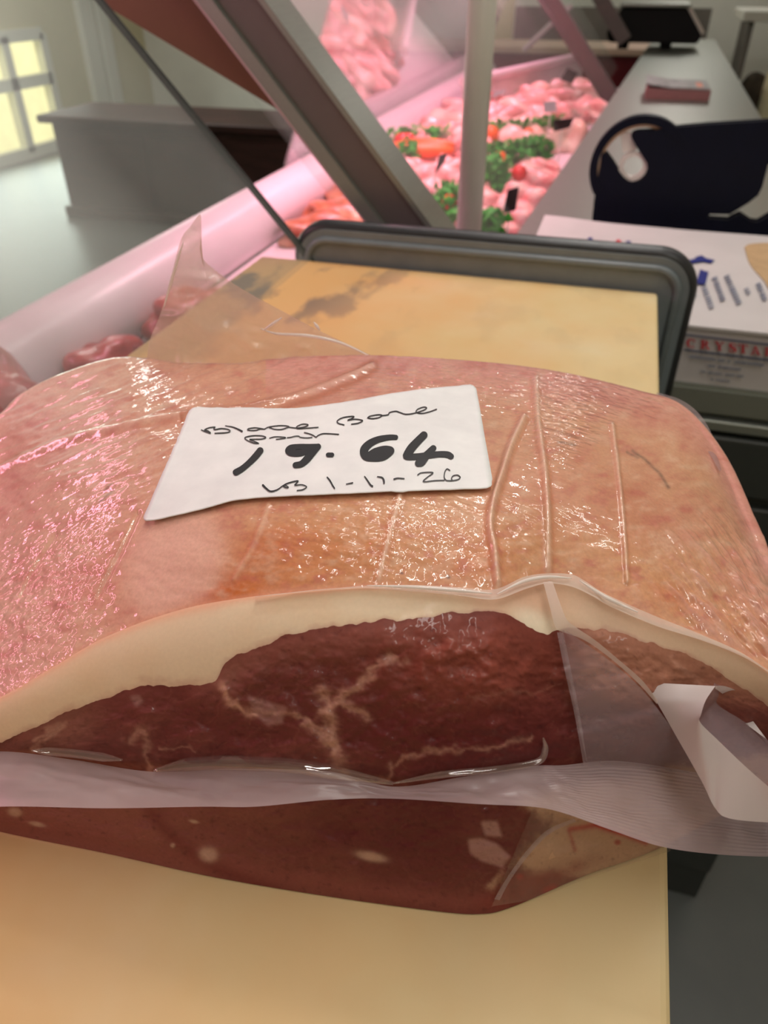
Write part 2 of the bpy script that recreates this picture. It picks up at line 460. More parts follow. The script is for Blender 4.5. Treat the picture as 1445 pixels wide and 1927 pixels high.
for x0, x1 in ((kx(Y0) + .02, 0.135), (0.145, kr(Y0) - .005)): box('door', (x0, Y0 - 0.004, ZF + 0.09), (x1, Y0 + 0.012, CZ - 0.125), M['cabinet'], ct, 0.003)

sl = thing('service_ledge', 'dark service ledge carrying the cutting board', 'counter', (-0.12, 0.3, ZF)); sl.location = (0, 0, 0)
box('cabinet', (-0.33, -0.3, ZF), (0.03, 0.655, -0.05), M['cabinet'], sl, 0.004)
box('worktop', (-0.335, -0.31, -0.05), (0.035, 0.659, -0.0205), M['steel'], sl, 0.003)

# cutting board with rounded corners
bm = bmesh.new(); add_box(bm, (-0.312, -0.16, -0.02), (0.05, 0.656, 0), 0.003)
tag(bmobj('cutting_board', bm, M['board']), 'yellowed plastic cutting board with orange stains under the vacuum-packed pork', 'cutting board')

# end guard behind the board: grey panel with a dark rolled rim
eg = thing('end_guard', 'dark grey guard panel with rounded rim at the far end of the cutting board', 'guard', (-0.1, 0.665, -0.1)); eg.location = (0, 0, 0)


def rrect(x0, x1, z0, z1, r, inset=0.0, n=12):
    x0 += inset; x1 -= inset; z1 -= inset; r = max(r - inset, 0.002); P = [(x0, z0), ]
    for k in range(n + 1):
        a = math.pi - k * math.pi / 2 / n; P.append((x0 + r + r * math.cos(a), z1 - r + r * math.sin(a)))
    for k in range(n + 1):
        a = math.pi / 2 - k * math.pi / 2 / n; P.append((x1 - r + r * math.cos(a), z1 - r + r * math.sin(a)))
    P.append((x1, z0)); return P


GX0, GX1, GZ0, GZ1 = -0.279, 0.078, -0.2, 0.031
out = rrect(GX0, GX1, GZ0, GZ1, 0.033)
bm = bmesh.new(); prism(bm, [(x, 0.6605, z) for x, z in rrect(GX0, GX1, GZ0, GZ1, 0.033, 0.003)], (0, 0, 0), (0, 0.012, 0)); bmobj('panel', bm, M['greyplastic'], eg)
bm = bmesh.new(); tube(bm, [(x, 0.6695, z) for x, z in rrect(GX0, GX1, GZ0, GZ1, 0.033, 0.004, 24)], 0.0078, 14); bmobj('rim', bm, M['rubber'], eg, True)
bm = bmesh.new(); tube(bm, [(x, 0.6600, z) for x, z in rrect(GX0, GX1, GZ0, GZ1, 0.033, 0.0125, 24)], 0.0035, 10); bmobj('inner_bead', bm, M['greyplastic'], eg, True)
bm = bmesh.new(); p = ony(np.array(1277.), np.array(545.), 0.659); cyl(bm, p, p + np.array([0, 0.004, 0]), 0.0022, 12); bmobj('bolt', bm, M['black'], eg)

# ---------------------------------------------------------------- the meat display case
LEAN = np.array([-0.66, 0, 0.751])                # glass and struts lean out towards the customers
DZ = -0.17                                       # deck level
dc = thing('display_case', 'long pink-lit butcher display case with leaning glass and steel struts', 'display case')
box('deck', (-0.58, -0.6, DZ - 0.05), (-0.335, 0.66, DZ), M['enamel'], dc)
bm = bmesh.new(); prism(bm, [(-0.58, 0.76, 0), (-0.16, 0.76, 0), (kx(1.0) - .004, 1.0, 0), (kx(3.6) - .004, 3.6, 0), (-0.58, 3.6, 0)], (0, 0, DZ - 0.05), (0, 0, DZ)); bmobj('deck', bm, M['enamel'], dc)
box('base', (-0.60, -0.6, ZF), (-0.36, 3.6, DZ - 0.05), M['cabinet'], dc)
# customer-side lip, rounded
bm = bmesh.new(); tube(bm, [(-0.60, -0.6, -0.135), (-0.60, 3.6, -0.135)], 0.05, 24); bmobj('front_lip', bm, M['enamel'], dc, True)
# glass: leaning near pane, leaning far pane, upright customer-side pane
gb = ony(np.array(555.), np.array(462.), 0.66)
a0 = gb - LEAN * 0.03; a1 = gb + LEAN * 0.40
bm = bmesh.new(); nrm = Vector((0.751, 0, 0.66)) * 0.005
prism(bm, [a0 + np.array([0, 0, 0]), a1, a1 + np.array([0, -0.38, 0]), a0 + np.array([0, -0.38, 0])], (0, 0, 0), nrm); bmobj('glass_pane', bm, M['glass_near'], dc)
bm = bmesh.new(); prism(bm, [a0, a1, a1 + np.array([0, 0.003, 0]), a0 + np.array([0, 0.003, 0])], -nrm * 0.1, nrm * 1.1); bmobj('glass_edge', bm, M['glass_edge'], dc)
bm = bmesh.new(); prism(bm, [(-0.62, 1.45, -0.09), (-0.62, 3.6, -0.09), (-0.44, 3.6, 0.36), (-0.44, 1.45, 0.36)], (0, 0, 0), (-0.005, 0, 0.002)); bmobj('glass_pane', bm, M['glass_case'], dc)
bm = bmesh.new(); b0 = np.array([-0.155, 0, -0.10]); b1 = b0 + LEAN * 0.5
prism(bm, [b0 + [-.02, 0.78, 0], b0 + [0.085, 3.6, 0], b1 + [0.085, 3.6, 0], b1 + [-.02, 0.78, 0]], (0, 0, 0), nrm)
bmobj('glass_pane', bm, glass('clear_case_glass', 0.03, 0.05, rough=0.3), dc)


def strut(y0, px_front, d, mats, ext=0.45):
    """px_front: two pixels per front-face edge (low, high); square bar leaning in the plane y0, depth d"""
    (l0, l1), (r0, r1) = px_front
    P = [ony(np.array(float(p[0])), np.array(float(p[1])), y0) for p in (l0, l1, r0, r1)]
    dl = (P[1] - P[0]) / np.linalg.norm(P[1] - P[0]); dr = (P[3] - P[2]) / np.linalg.norm(P[3] - P[2]); d_ = (dl + dr); d_ /= np.linalg.norm(d_)
    A = P[0] - d_ * 0.05; wv = P[2] - P[0]; wv = wv - d_ * wv.dot(d_); B = A + wv
    return A, B, d_


A, B, dd = strut(0.72, (((708, 432), (380, 0)), ((815, 432), (492, 0))), 0.05, None)
A = A - dd * 0.03; B = B - dd * 0.03; L = 0.55
wv = (B - A); T = lambda q: np.array(q, float)
st = dc
bm = bmesh.new(); prism(bm, [A, B, B + dd * L, A + dd * L], (0, 0, 0), (0, 0.048, 0)); bmesh.ops.bevel(bm, geom=bm.edges[:], offset=0.002, segments=2, affect='EDGES')
s1 = bmobj('strut', bm, M['steeldark'], dc)
bm = bmesh.new(); prism(bm, [A - wv * .02, A + wv * 0.24, A + wv * .24 + dd * L, A - wv * .02 + dd * L], (0, -0.006, 0), (0, 0.002, 0)); bmobj('strut_flange', bm, M['steel'], s1)
n2 = wv / np.linalg.norm(wv)
bm = bmesh.new(); prism(bm, [B - n2 * .003, B + n2 * .002, B + n2 * .002 + dd * L, B - n2 * .003 + dd * L], (0, -0.003, 0), (0, 0.052, 0)); bmobj('strut_trim', bm, M['steel'], s1)
e0 = A - n2 * 0.007
bm = bmesh.new(); prism(bm, [e0, e0 + n2 * .008, e0 + n2 * .008 + dd * L, e0 + dd * L], (0, 0.004, 0), (0, 0.016, 0)); bmobj('strut_gasket', bm, M['enamel'], s1)
for y0, low, high, wpx in ((2.87, (1122, 174), (1012, 0), 40), (4.35, (1150, 62), (1114, 0), 34)):
    A2, B2, d2 = strut(y0, ((low, high), ((low[0] + wpx, low[1]), (high[0] + wpx, high[1]))), 0.05, None)
    A2 = A2 - d2 * 0.02; B2 = B2 - d2 * .02
    bm = bmesh.new(); prism(bm, [A2, B2, B2 + d2 * 0.75, A2 + d2 * 0.75], (0, 0, 0), (0, 0.035, 0)); bmesh.ops.bevel(bm, geom=bm.edges[:], offset=0.002, segments=2, affect='EDGES')
    bmobj('strut', bm, M['steeldark'], dc)
# brown end panel inside the near end of the bay
P = [ony(np.array(float(u)), np.array(float(v)), 0.745) for u, v in ((170, -6), (255, 45), (400, 132), (548, 222), (600, 225), (420, -6), (300, -140), (60, -140))]
bm = bmesh.new(); prism(bm, P, (0, 0, 0), (0, 0.004, 0)); bmobj('brown_panel', bm, M['brownpanel'], dc)
# white upright tube
p0 = ony(np.array(883.), np.array(437.), 0.86)
bm = bmesh.new(); cyl(bm, (p0[0], 0.86, DZ), (p0[0] - 0.003, 0.86, 0.42), 0.0140, 32); bmobj('post', bm, M['postpaint'], dc, True)
# end wall of the bay with its bright rail
q0 = onz(np.array(870.), np.array(160.), -0.065); q1 = onz(np.array(1090.), np.array(110.), -0.065)
q1 = q0 + (q1 - q0) * 1.05
bm = bmesh.new(); prism(bm, [q0, q1, [q1[0], q1[1], DZ - 0.05], [q0[0], q0[1], DZ - 0.05]], (0, 0, 0), (0, 0.02, 0)); bmobj('end_wall', bm, M['enamel'], dc)
bm = bmesh.new(); tube(bm, [q0 + [0, 0, .008], q1 + [0, 0, .008]], 0.014, 12); bmobj('end_rail', bm, M['enamel'], dc)
# chrome bars crossing inside the case
for a, b, y, r in (((985, 95), (1075, 10), 3.9, 0.012),):
    bm = bmesh.new(); cyl(bm, ony(np.array(float(a[0])), np.array(float(a[1])), y), ony(np.array(float(b[0])), np.array(float(b[1])), y), r, 10); bmobj('cross_bar', bm, M['enamel'], dc)

# back of the shop: maroon counter with beige top, grey tiled panel, cream column, white shelf, cream cupboard
bc = thing('maroon_counter', 'maroon fronted counter with beige top beyond the meat display', 'counter', (-0.6, 5.6, ZF))
box('front_panel', (-1.6, 0, 0), (0.85, 0.5, 0.755), M['maroon'], bc); box('top', (-1.65, -0.04, 0.755), (0.9, 0.55, 0.795), M['beige'], bc, 0.008)
tag(box('grey_panel', (-0.91, 6.6, -0.60), (0.45, 6.64, 0.005), M['greytile']), 'grey tiled panel on the back wall behind the maroon counter', 'wall panel')
tag(box('cream_column', (-1.05, 6.45, ZF), (-0.915, 6.6, ZC - 0.01), plain('pale_yellow_paint', (214, 210, 160), 0.6, var=0.05)), 'pale yellow column left of the grey tiled panel', 'column')
sh = thing('wall_shelf', 'white shelf board above the counter at the top right corner', 'shelf', (0.80, 5.6, -0.02))
box('board', (-0.25, -0.1, 0.0), (0.75, 0.5, 0.05), M['wallpale'], sh, 0.006)
for x in (-0.2, 0.65): box('bracket', (x, 0, -0.30), (x + 0.03, 0.45, 0.0), M['greytile'], sh)
cb = thing('cream_cupboard', 'cream upright cupboard at the right edge beside the steel counter', 'cupboard', (0.47, 1.86, ZF))
box('body', (0, 0, 0), (0.5, 0.9, 1.55), M['creamdoor'], cb, 0.008); box('door', (-0.018, 0.02, 0.05), (-0.001, 0.88, 1.5), M['creamdoor'], cb, 0.004)
ls = thing('side_shelf', 'low grey shelf beside the far right end of the counter', 'shelf', (0.52, 3.9, ZF)); box('shelf_board', (-.08, -0.9, 0.66), (0.5, 0.9, 0.69), M['greytile'], ls, 0.004); box('side_panel', (-.08, -0.9, 0), (0.5, 0.9, 0.66), M['greytile'], ls)
bt = thing('bottle', 'cream plastic bottle on the low shelf right of the counter', 'bottle', (0.55, 3.62, ZF + 0.69))
bm = bmesh.new(); tube(bm, [(0, 0, z) for z in (0, .01, .16, .20, .23)], [.05, .055, .055, .04, .018], 20); bmobj('body', bm, plain('cream_plastic', (226, 220, 180), 0.4), bt, True)
bm = bmesh.new(); cyl(bm, (0, 0, .23), (0, 0, .26), .022, 16); bmobj('cap', bm, M['whiteplastic'], bt, True)
bm = bmesh.new(); bmesh.ops.create_uvsphere(bm, u_segments=20, v_segments=14, radius=0.07)
for v in bm.verts: v.co.z *= 1.1; v.co *= 1 + 0.08 * math.sin(v.co.x * 60) * math.cos(v.co.z * 50)
o = bmobj('cloth_bundle', bm, plain('dark_brown_cloth', (62, 54, 42), 0.9, var=0.4, scale=40), None, True); o.location = (0.50, 3.85, ZF + 0.69 + 0.077)
tag(o, 'dark round bundle beside the cream plastic bottle', 'bundle')

# ---------------------------------------------------------------- things on the steel counter
# white carton
CX0, CX1, CY0, CY1, CT = -0.081, 0.30, 0.705, 1.030, -0.0435
cx = thing('carton', 'flat white cardboard carton with red and navy printing on the steel counter', 'carton', (0.11, 0.88, CZ)); cx.location = (0, 0, 0)
bm = bmesh.new(); add_box(bm, (CX0 + .003, CY0 + .002, CZ), (CX1 - .003, CY1 - .002, CT - 0.0008)); bmobj('body', bm, M['cardwhite'], cx)
# lid: a thin tray, corner lifted, with a hand hole
hole = [onz(np.array(float(u)), np.array(float(v)), CT) for u, v in ((1400, 468), (1410, 462), (1445, 460), (1480, 468), (1490, 500), (1480, 545), (1450, 548), (1436, 530), (1410, 500))]
bm = bmesh.new(); nx, ny = 40, 36; V = {}
for i in range(nx + 1):
    for j in range(ny + 1):
        x = CX0 + (CX1 - CX0) * i / nx; y = CY0 + (CY1 - CY0) * j / ny
        lift = 0.006 * math.exp(-((x - CX0) / 0.06) ** 2 - ((y - CY1) / 0.12) ** 2) + 0.0012 * math.sin(x * 23 + 1) * math.sin(y * 19)
        V[i, j] = bm.verts.new((x, y, CT + max(lift, 0)))
for i in range(nx):
    for j in range(ny): bm.faces.new((V[i, j], V[i + 1, j], V[i + 1, j + 1], V[i, j + 1]))
be = [e for e in bm.edges if e.is_boundary]; r = bmesh.ops.extrude_edge_only(bm, edges=be)
for v in [g for g in r['geom'] if isinstance(g, bmesh.types.BMVert)]: v.co.z = CT - 0.003
bmobj('lid', bm, M['cardwhite'], cx, False)
bm = bmesh.new(); prism(bm, [tuple(p) for p in smoothpoly([tuple(p) for p in hole] + [tuple(hole[0])], 60)[:-1]], (0, 0, 0.0013), (0, 0, 0.0018)); bmobj('hand_hole', bm, M['kraft'], cx)


def pxpoly(name, polys, z, mat, parent, h=0.0006):
    bm = bmesh.new()
    for p in polys:
        prism(bm, [tuple(onz(np.array(float(u)), np.array(float(v)), z)) for u, v in p], (0, 0, 0), (0, 0, h))
    return bmobj(name, bm, mat, parent)


def c3(x, y, s=205 / 1445., ox=1240, oy=430): return (ox + x * s, oy + y * s)


LZ = CT + 0.0018
pxpoly('arrow_print', [[c3(*p) for p in ((330, 445), (500, 395), (480, 382), (565, 362), (625, 400), (735, 425), (690, 462), (585, 440), (400, 465))],
                       [c3(*p) for p in ((545, 545), (600, 570), (655, 580), (615, 742), (490, 735))]], LZ, M['blueink'], cx)
c5 = lambda x, y: (1000 + x * 260 / 1445., 400 + y * 260 / 1445.)
for q in (((590, 265), (638, 265), (630, 420), (584, 420)), ((988, 300), (1038, 302), (1044, 460), (994, 460))): pxpoly('bar_print', [[c5(*p) for p in q]], LZ, M['blueink'], cx)
pxpoly('letter_print', [[c5(*p) for p in ((690, 335), (915, 350), (905, 310), (880, 300), (885, 290), (915, 285), (938, 300), (934, 392), (690, 366))]], LZ, M['redink'], cx)


def scrib(y0, seedv, a, b, wd, n):
    """a column of small dashes standing for small faded print running away from the viewer"""
    rs = random.Random(seedv); a = np.array(a, float); b = np.array(b, float); out = []
    d = (b - a) / np.linalg.norm(b - a); s = np.array([-d[1], d[0]])
    for k in range(n):
        p = a + (b - a) * (k + 0.15) / n; q = a + (b - a) * (k + 0.55 + 0.3 * rs.random()) / n
        w0 = wd * (0.7 + 0.3 * rs.random())
        out.append([tuple(p - s * w0), tuple(p + s * wd), tuple(q + s * w0), tuple(q - s * wd)])
    return out


pol = []
for a, b, wd, n, sd in (((590, 760), (700, 1060), 38, 10, 1), ((730, 640), (850, 960), 38, 9, 2), ((890, 620), (1065, 1005), 40, 12, 3), ((1150, 790), (1195, 880), 34, 3, 4), ((1310, 720), (1410, 960), 36, 7, 5), ((395, 610), (470, 920), 34, 8, 6)):
    pol += scrib(0, sd, c3(*a), c3(*b), wd * 205 / 1445., n)
pxpoly('small_print', pol, LZ, M['greyink'], cx, 0.0004)
# front face print: CRYSTAL between two slate rules, small lines below
fx = lambda u, v: tuple(ony(np.array(1250 + u * 195 / 1445.), np.array(600 + v * 195 / 1445.), CY0 - 0.0006))


def fpoly(name, polys, mat):
    bm = bmesh.new()
    for p in polys: prism(bm, [fx(u, v) for u, v in p], (0, -0.0005, 0), (0, 0, 0))
    return bmobj(name, bm, mat, cx)


fpoly('rule_print', [[(300, 212), (1900, 400), (1900, 425), (300, 232)], [(270, 418), (1900, 615), (1900, 642), (270, 440)]], M['slateink'])


def letter(strokes, ox, oy, w, h, sl=0.115):
    return [[(ox + x * w, oy + (1 - y) * h + x * w * sl) for x, y in s] for s in strokes]


BAR = lambda x0, x1, y0, y1: [(x0, y0), (x1, y0), (x1, y1), (x0, y1)]
def arcpoly(cx_, cy_, ro, ri, a0, a1, sx=1.0, n=10, ri2=None):
    A = [(cx_ + ro * sx * math.cos(math.radians(a0 + (a1 - a0) * k / n)), cy_ + ro * math.sin(math.radians(a0 + (a1 - a0) * k / n))) for k in range(n + 1)]
    B_ = [(cx_ + (ri2 or ri) * sx * 0.82 * math.cos(math.radians(a0 + (a1 - a0) * k / n)), cy_ + ri * math.sin(math.radians(a0 + (a1 - a0) * k / n))) for k in range(n + 1)]
    return A + B_[::-1]
GL = {
    'C': [arcpoly(0.5, 0.5, 0.5, 0.42, 45, 315, 1.0, 14, 0.30), BAR(0.80, 0.88, 0.62, 0.95)],
    'R': [BAR(0.1, 0.34, 0, 1), arcpoly(0.4, 0.74, 0.26, 0.17, 90, -90, 1.6, 8, 0.12), BAR(0.1, 0.5, .93, 1), BAR(.3, .5, .46, .54), [(0.42, 0.5), (0.62, 0.5), (1.0, 0), (0.76, 0)], BAR(0, 0.44, 0, 0.06), BAR(0, 0.3, 0.94, 1)],
    'Y': [[(0.02, 1), (0.28, 1), (0.62, 0.5), (0.42, 0.42)], [(0.86, 1), (0.94, 1), (0.6, 0.45), (0.52, 0.5)], BAR(0.40, 0.64, 0, 0.5), BAR(0.26, 0.78, 0, 0.06), BAR(-.04, 0.38, 0.94, 1), BAR(0.7, 1.05, 0.94, 1)],
    'S': [[(0.1, 0.78), (0.22, 0.95), (0.5, 1), (0.5, .93), (0.36, 0.86), (0.34, 0.74), (0.6, 0.6), (0.9, 0.42), (0.92, 0.2), (0.76, 0.04), (0.5, 0), (0.5, 0.06), (0.66, 0.14), (0.68, 0.26), (0.5, 0.38), (0.16, 0.56)], BAR(0.5, 0.8, 0.93, 1), BAR(0.76, 0.84, 0.66, 1), BAR(0.2, 0.52, 0, 0.07), BAR(0.14, 0.22, 0, 0.34)],
    'T': [BAR(0.38, 0.64, 0, 1), BAR(0.02, 1, 0.93, 1), BAR(0.02, 0.1, 0.68, 1), BAR(0.92, 1, 0.68, 1), BAR(0.24, 0.78, 0, 0.06)],
    'A': [[(0.44, 1), (0.58, 1), (0.98, 0), (0.70, 0)], [(0.44, 1), (0.52, 0.92), (0.18, 0), (0.08, 0)], BAR(0.24, 0.72, 0.28, 0.35), BAR(0, 0.32, 0, 0.06), BAR(0.6, 1.08, 0, 0.06)],
    'L': [BAR(0.1, 0.36, 0, 1), BAR(0, 0.46, 0.94, 1), BAR(0, 0.9, 0, 0.06), BAR(0.84, 0.92, 0, 0.35)],
}
pol = []
for ch, ox, oy in (('C', 310, 272), ('R', 505, 292), ('Y', 700, 312), ('S', 885, 334), ('T', 1030, 350), ('A', 1205, 372), ('L', 1400, 392)):
    pol += letter(GL[ch], ox, oy, 132, 122)
fpoly('name_print', pol, M['redink'])
pol = []
rs = random.Random(4)
for x0, x1, y0, h in ((350, 1380, 512, 34), (610, 1050, 638, 32), (480, 1105, 720, 28), (650, 880, 830, 24)):
    x = x0
    while x < x1:
        wd = rs.uniform(14, 34); yy = y0 + (x - x0) * 0.115 + rs.uniform(-2, 2)
        if rs.random() > 0.1: pol.append([(x, yy), (x + wd, yy + wd * .115), (x + wd, yy + h * rs.uniform(.7, 1) + wd * .115), (x, yy + h * rs.uniform(.7, 1))])
        x += wd + rs.uniform(5, 9)
fpoly('small_print', pol, M['greyink'])

# navy tape dispenser
TY = 1.10
td = thing('tape_dispenser', 'navy metal tape dispenser with white core behind the white carton', 'tape dispenser', (0.1, TY, CZ)); td.location = (0, 0, 0)
c7 = lambda x, y: tuple(ony(np.array(1080 + x * 365 / 1445.), np.array(200 + y * 365 / 1445.), TY))
slot = [(205, 360), (222, 342), (245, 345), (300, 420), (335, 480), (370, 525), (405, 552), (440, 562), (485, 555), (525, 525), (548, 475), (542, 420), (500, 355), (460, 290), (432, 240), (425, 215), (440, 192), (480, 180), (600, 175), (710, 156)]
outl = [(100, 1000), (135, 840), (150, 690), (170, 560), (196, 440)] + slot + [(1000, 130), (1445, 104), (1640, 92), (1640, 300), (1445, 430), (1400, 600), (1370, 660), (1300, 715), (1160, 802), (1010, 800), (995, 815), (1010, 832), (1150, 842), (1190, 820), (1240, 798), (1280, 825), (1320, 852), (1370, 858), (1420, 830), (1445, 815), (1640, 700), (1640, 1000)]
from mathutils.geometry import tessellate_polygon


def plate(name, pts, d0, d1, mat, parent):
    bm = bmesh.new(); P3 = [Vector(p) for p in pts]
    tri = tessellate_polygon([P3]); lo = [bm.verts.new(p + Vector(d0)) for p in P3]; hi = [bm.verts.new(p + Vector(d1)) for p in P3]
    for a, b, c in tri: bm.faces.new((lo[a], lo[b], lo[c])); bm.faces.new((hi[c], hi[b], hi[a]))
    n = len(P3)
    for i in range(n): bm.faces.new((lo[i], lo[(i + 1) % n], hi[(i + 1) % n], hi[i]))
    return bmobj(name, bm, mat, parent)


plate('side_plate', [c7(*p) for p in outl], (0, -0.003, 0), (0, 0, 0), M['navy'], td)
plate('side_plate', [c7(*p) for p in outl], (0, 0.012, 0), (0, 0.0145, 0), M['navy'], td)
ctr = Vector(c7(478, 460)); Ro = (Vector(c7(478, 70)) - ctr).length; Ri = (Vector(c7(478, 134)) - ctr).length
bm = bmesh.new(); n = 48; a0, a1 = math.radians(35), math.radians(215); R_ = []
for k in range(n + 1):
    a = a0 + (a1 - a0) * k / n; c, s = math.cos(a), math.sin(a)
    R_.append([bm.verts.new(ctr + Vector((c * rr, yy, s * rr))) for rr, yy in ((Ro, -0.004), (Ri, -0.004), (Ri, 0.015), (Ro, 0.015))])
for k in range(n):
    for q in range(4): bm.faces.new((R_[k][q], R_[k][(q + 1) % 4], R_[k + 1][(q + 1) % 4], R_[k + 1][q]))
bm.faces.new(R_[0]); bm.faces.new(R_[-1][::-1]); bmobj('hoop', bm, M['navy'], td)
bm = bmesh.new(); R_ = []
for k in range(n + 1):
    a = a0 + (a1 - a0) * k / n; c, s = math.cos(a), math.sin(a)
    R_.append([bm.verts.new(ctr + Vector((c * rr, yy, s * rr))) for rr, yy in ((Ri - .0005, 0.001), (Ri - 0.004, 0.001), (Ri - 0.004, 0.012), (Ri - .0005, 0.012))])
for k in range(n):
    for q in range(4): bm.faces.new((R_[k][q], R_[k][(q + 1) % 4], R_[k + 1][(q + 1) % 4], R_[k + 1][q]))
bm.faces.new(R_[0]); bm.faces.new(R_[-1][::-1]); bmobj('hoop_liner', bm, plain('tan_tape', (196, 160, 130), 0.5), td)
cc = Vector(c7(440, 452)); r1 = (Vector(c7(440, 342)) - cc).length; r0 = r1 * 0.70
bm = bmesh.new(); R_ = []
for k in range(40):
    a = 2 * math.pi * k / 40; c, s = math.cos(a), math.sin(a)
    R_.append([bm.verts.new(cc + Vector((c * rr, yy, s * rr))) for rr, yy in ((r1, 0.001), (r0, 0.001), (r0, 0.012), (r1, 0.012))])
for k in range(40):
    for q in range(4): bm.faces.new((R_[k][q], R_[k][(q + 1) % 4], R_[(k + 1) % 40][(q + 1) % 4], R_[(k + 1) % 40][q]))
bmobj('core', bm, M['whiteplastic'], td, False)
plate('core_arm', [c7(*p) for p in ((345, 205), (425, 195), (432, 250), (470, 330), (360, 350))], (0, 0.004, 0), (0, 0.010, 0), M['whiteplastic'], td)

# stack of printed cards
pc = [onz(np.array(float(u)), np.array(float(v)), CZ) for u, v in ((1213, 187), (1332, 187))]
x0, x1, yb = pc[0][0], pc[1][0], pc[0][1]
cs = thing('card_stack', 'small stack of pinkish brown printed cards lying on the steel counter', 'card stack', (x0, yb, CZ))
wc = x1 - x0
box('stack', (0, 0, 0), (wc, 0.22, 0.030), plain('pinkish_brown_card', (132, 88, 88), 0.6, var=0.2, stretch=(1, 1, 20)), cs, 0.003)
bm = bmesh.new(); prism(bm, [(-0.004, 0.0, 0.040), (wc * .35, -0.002, 0.032), (wc * .35, 0.222, 0.032), (-0.004, 0.22, 0.042)], (0, 0, 0), (0, 0, 0.003)); prism(bm, [(wc * .35, -0.002, 0.032), (wc * .97, 0, 0.031), (wc * .97, 0.22, 0.031), (wc * .35, 0.222, 0.032)], (0, 0, 0), (0, 0, 0.003))
bmobj('top_card', bm, plain('printed_grey_card', (140, 142, 142), 0.5, var=0.5, scale=45), cs)
box('printed_patch', (wc * .78, 0.03, 0.0341), (wc * .88, 0.15, 0.0347), plain('orange_print', (230, 130, 90), 0.5), cs)

# weighing scale at the far end
pb = [onz(np.array(float(u)), np.array(float(v)), CZ) for u, v in ((1136, 93), (1312, 93))]
sx0, sx1, sy = pb[0][0], pb[1][0], pb[0][1]; sw = sx1 - sx0
sc = thing('weighing_scale', 'black counter scale with pale platter at the far end of the steel counter', 'scale', (sx0, sy, CZ))
bm = bmesh.new()
pr = [(0.0, 0.07), (0.04 * sw, 0.03), (0.97 * sw, 0.03), (sw, 0.07), (sw * 0.80, 0.175), (0.13 * sw, 0.175)]
prism(bm, [(x, 0, z) for x, z in pr], (0, 0, 0), (0, 0.34, 0)); bmesh.ops.bevel(bm, geom=bm.edges[:], offset=0.006, segments=2, affect='EDGES'); bmobj('body', bm, M['black'], sc)
box('platter', (0.10 * sw, -0.03, 0.176), (0.83 * sw, 0.36, 0.192), M['steel'], sc, 0.006)
bm = bmesh.new(); tube(bm, [(0.81 * sw, -0.006, 0.178), (sw * 1.005, -0.006, 0.074)], 0.008, 8); bmobj('edge_trim', bm, M['whiteplastic'], sc)
for x in (0.14, 0.6): 
    for y in (0.05, 0.27): box('foot', (x * sw, y, 0), (x * sw + 0.05, y + 0.05, 0.034), M['black'], sc)

# ---------------------------------------------------------------- meat on the display deck


def meatmat(name, c1, c2, c3_):
    t = NT(name); oi = t.new('ShaderNodeObjectInfo').outputs['Random']
    n = t.noise(22, 5); r = t.ramp(n, [(0.30, rgba(c1)), (0.5, rgba(c2)), (0.70, rgba(c3_))])
    hv = t.new('ShaderNodeHueSaturation'); t.l(r, hv.inputs['Color']); t.l(t.math('ADD', 0.8, t.math('MULTIPLY', oi, 0.4)), hv.inputs['Value'])
    t.set(Base_Color=hv.outputs[0], Roughness=0.32, Coat_Weight=0.3, Normal=t.bump(t.noise(60, 4), 0.5, 0.004)); return t.m


MM = {'pork': meatmat('raw_pork', (216, 118, 122), (232, 168, 162), (244, 214, 208)),
      'chicken': meatmat('raw_chicken', (234, 170, 156), (242, 200, 186), (250, 224, 212)),
      'beef': meatmat('raw_beef', (150, 40, 46), (190, 70, 70), (232, 170, 160)),
      'marinated': meatmat('marinated_meat', (140, 70, 48), (180, 108, 80), (206, 150, 120))}


def lump(seed, sx_, sy_, sz_, rough=0.25, sub=4):
    bm = bmesh.new(); bmesh.ops.create_icosphere(bm, subdivisions=sub, radius=1)
    rs = np.random.default_rng(seed); ph = rs.random(9) * 6.28; fr = rs.uniform(1.5, 4.5, 9)
    for v in bm.verts:
        d = v.co.normalized()
        k = 1 + rough * (math.sin(fr[0] * d.x + ph[0]) * math.sin(fr[1] * d.y + ph[1]) + 0.6 * math.sin(fr[2] * d.z * 2 + ph[2] + fr[3] * d.x) + 0.35 * math.sin(fr[4] * 2 * d.y + ph[4]) * math.cos(fr[5] * 2 * d.x + ph[5]))
        p = d * k; z = p.z
        v.co = (p.x * sx_, p.y * sy_, (z if z > -0.55 else -0.55) * sz_)
    mn = min(v.co.z for v in bm.verts)
    for v in bm.verts: v.co.z -= mn
    me = bpy.data.meshes.new('lump'); bm.to_mesh(me); bm.free()
    me.polygons.foreach_set('use_smooth', [True] * len(me.polygons)); return me


PROTO = {}
for kind, nm, dims in (('pork', 'pork_joint', (0.10, 0.07, 0.055)), ('chicken', 'chicken_breast', (0.075, 0.055, 0.045)), ('beef', 'beef_joint', (0.08, 0.06, 0.05)), ('marinated', 'marinated_steak', (0.085, 0.06, 0.035))):
    PROTO[kind] = (nm, [])
    for q in range(4):
        me = lump(hash((len(kind), q)) % 1000 + q * 7 + len(nm), *dims, rough=0.22); me.materials.append(MM[kind]); PROTO[kind][1].append(me)
HULL = []


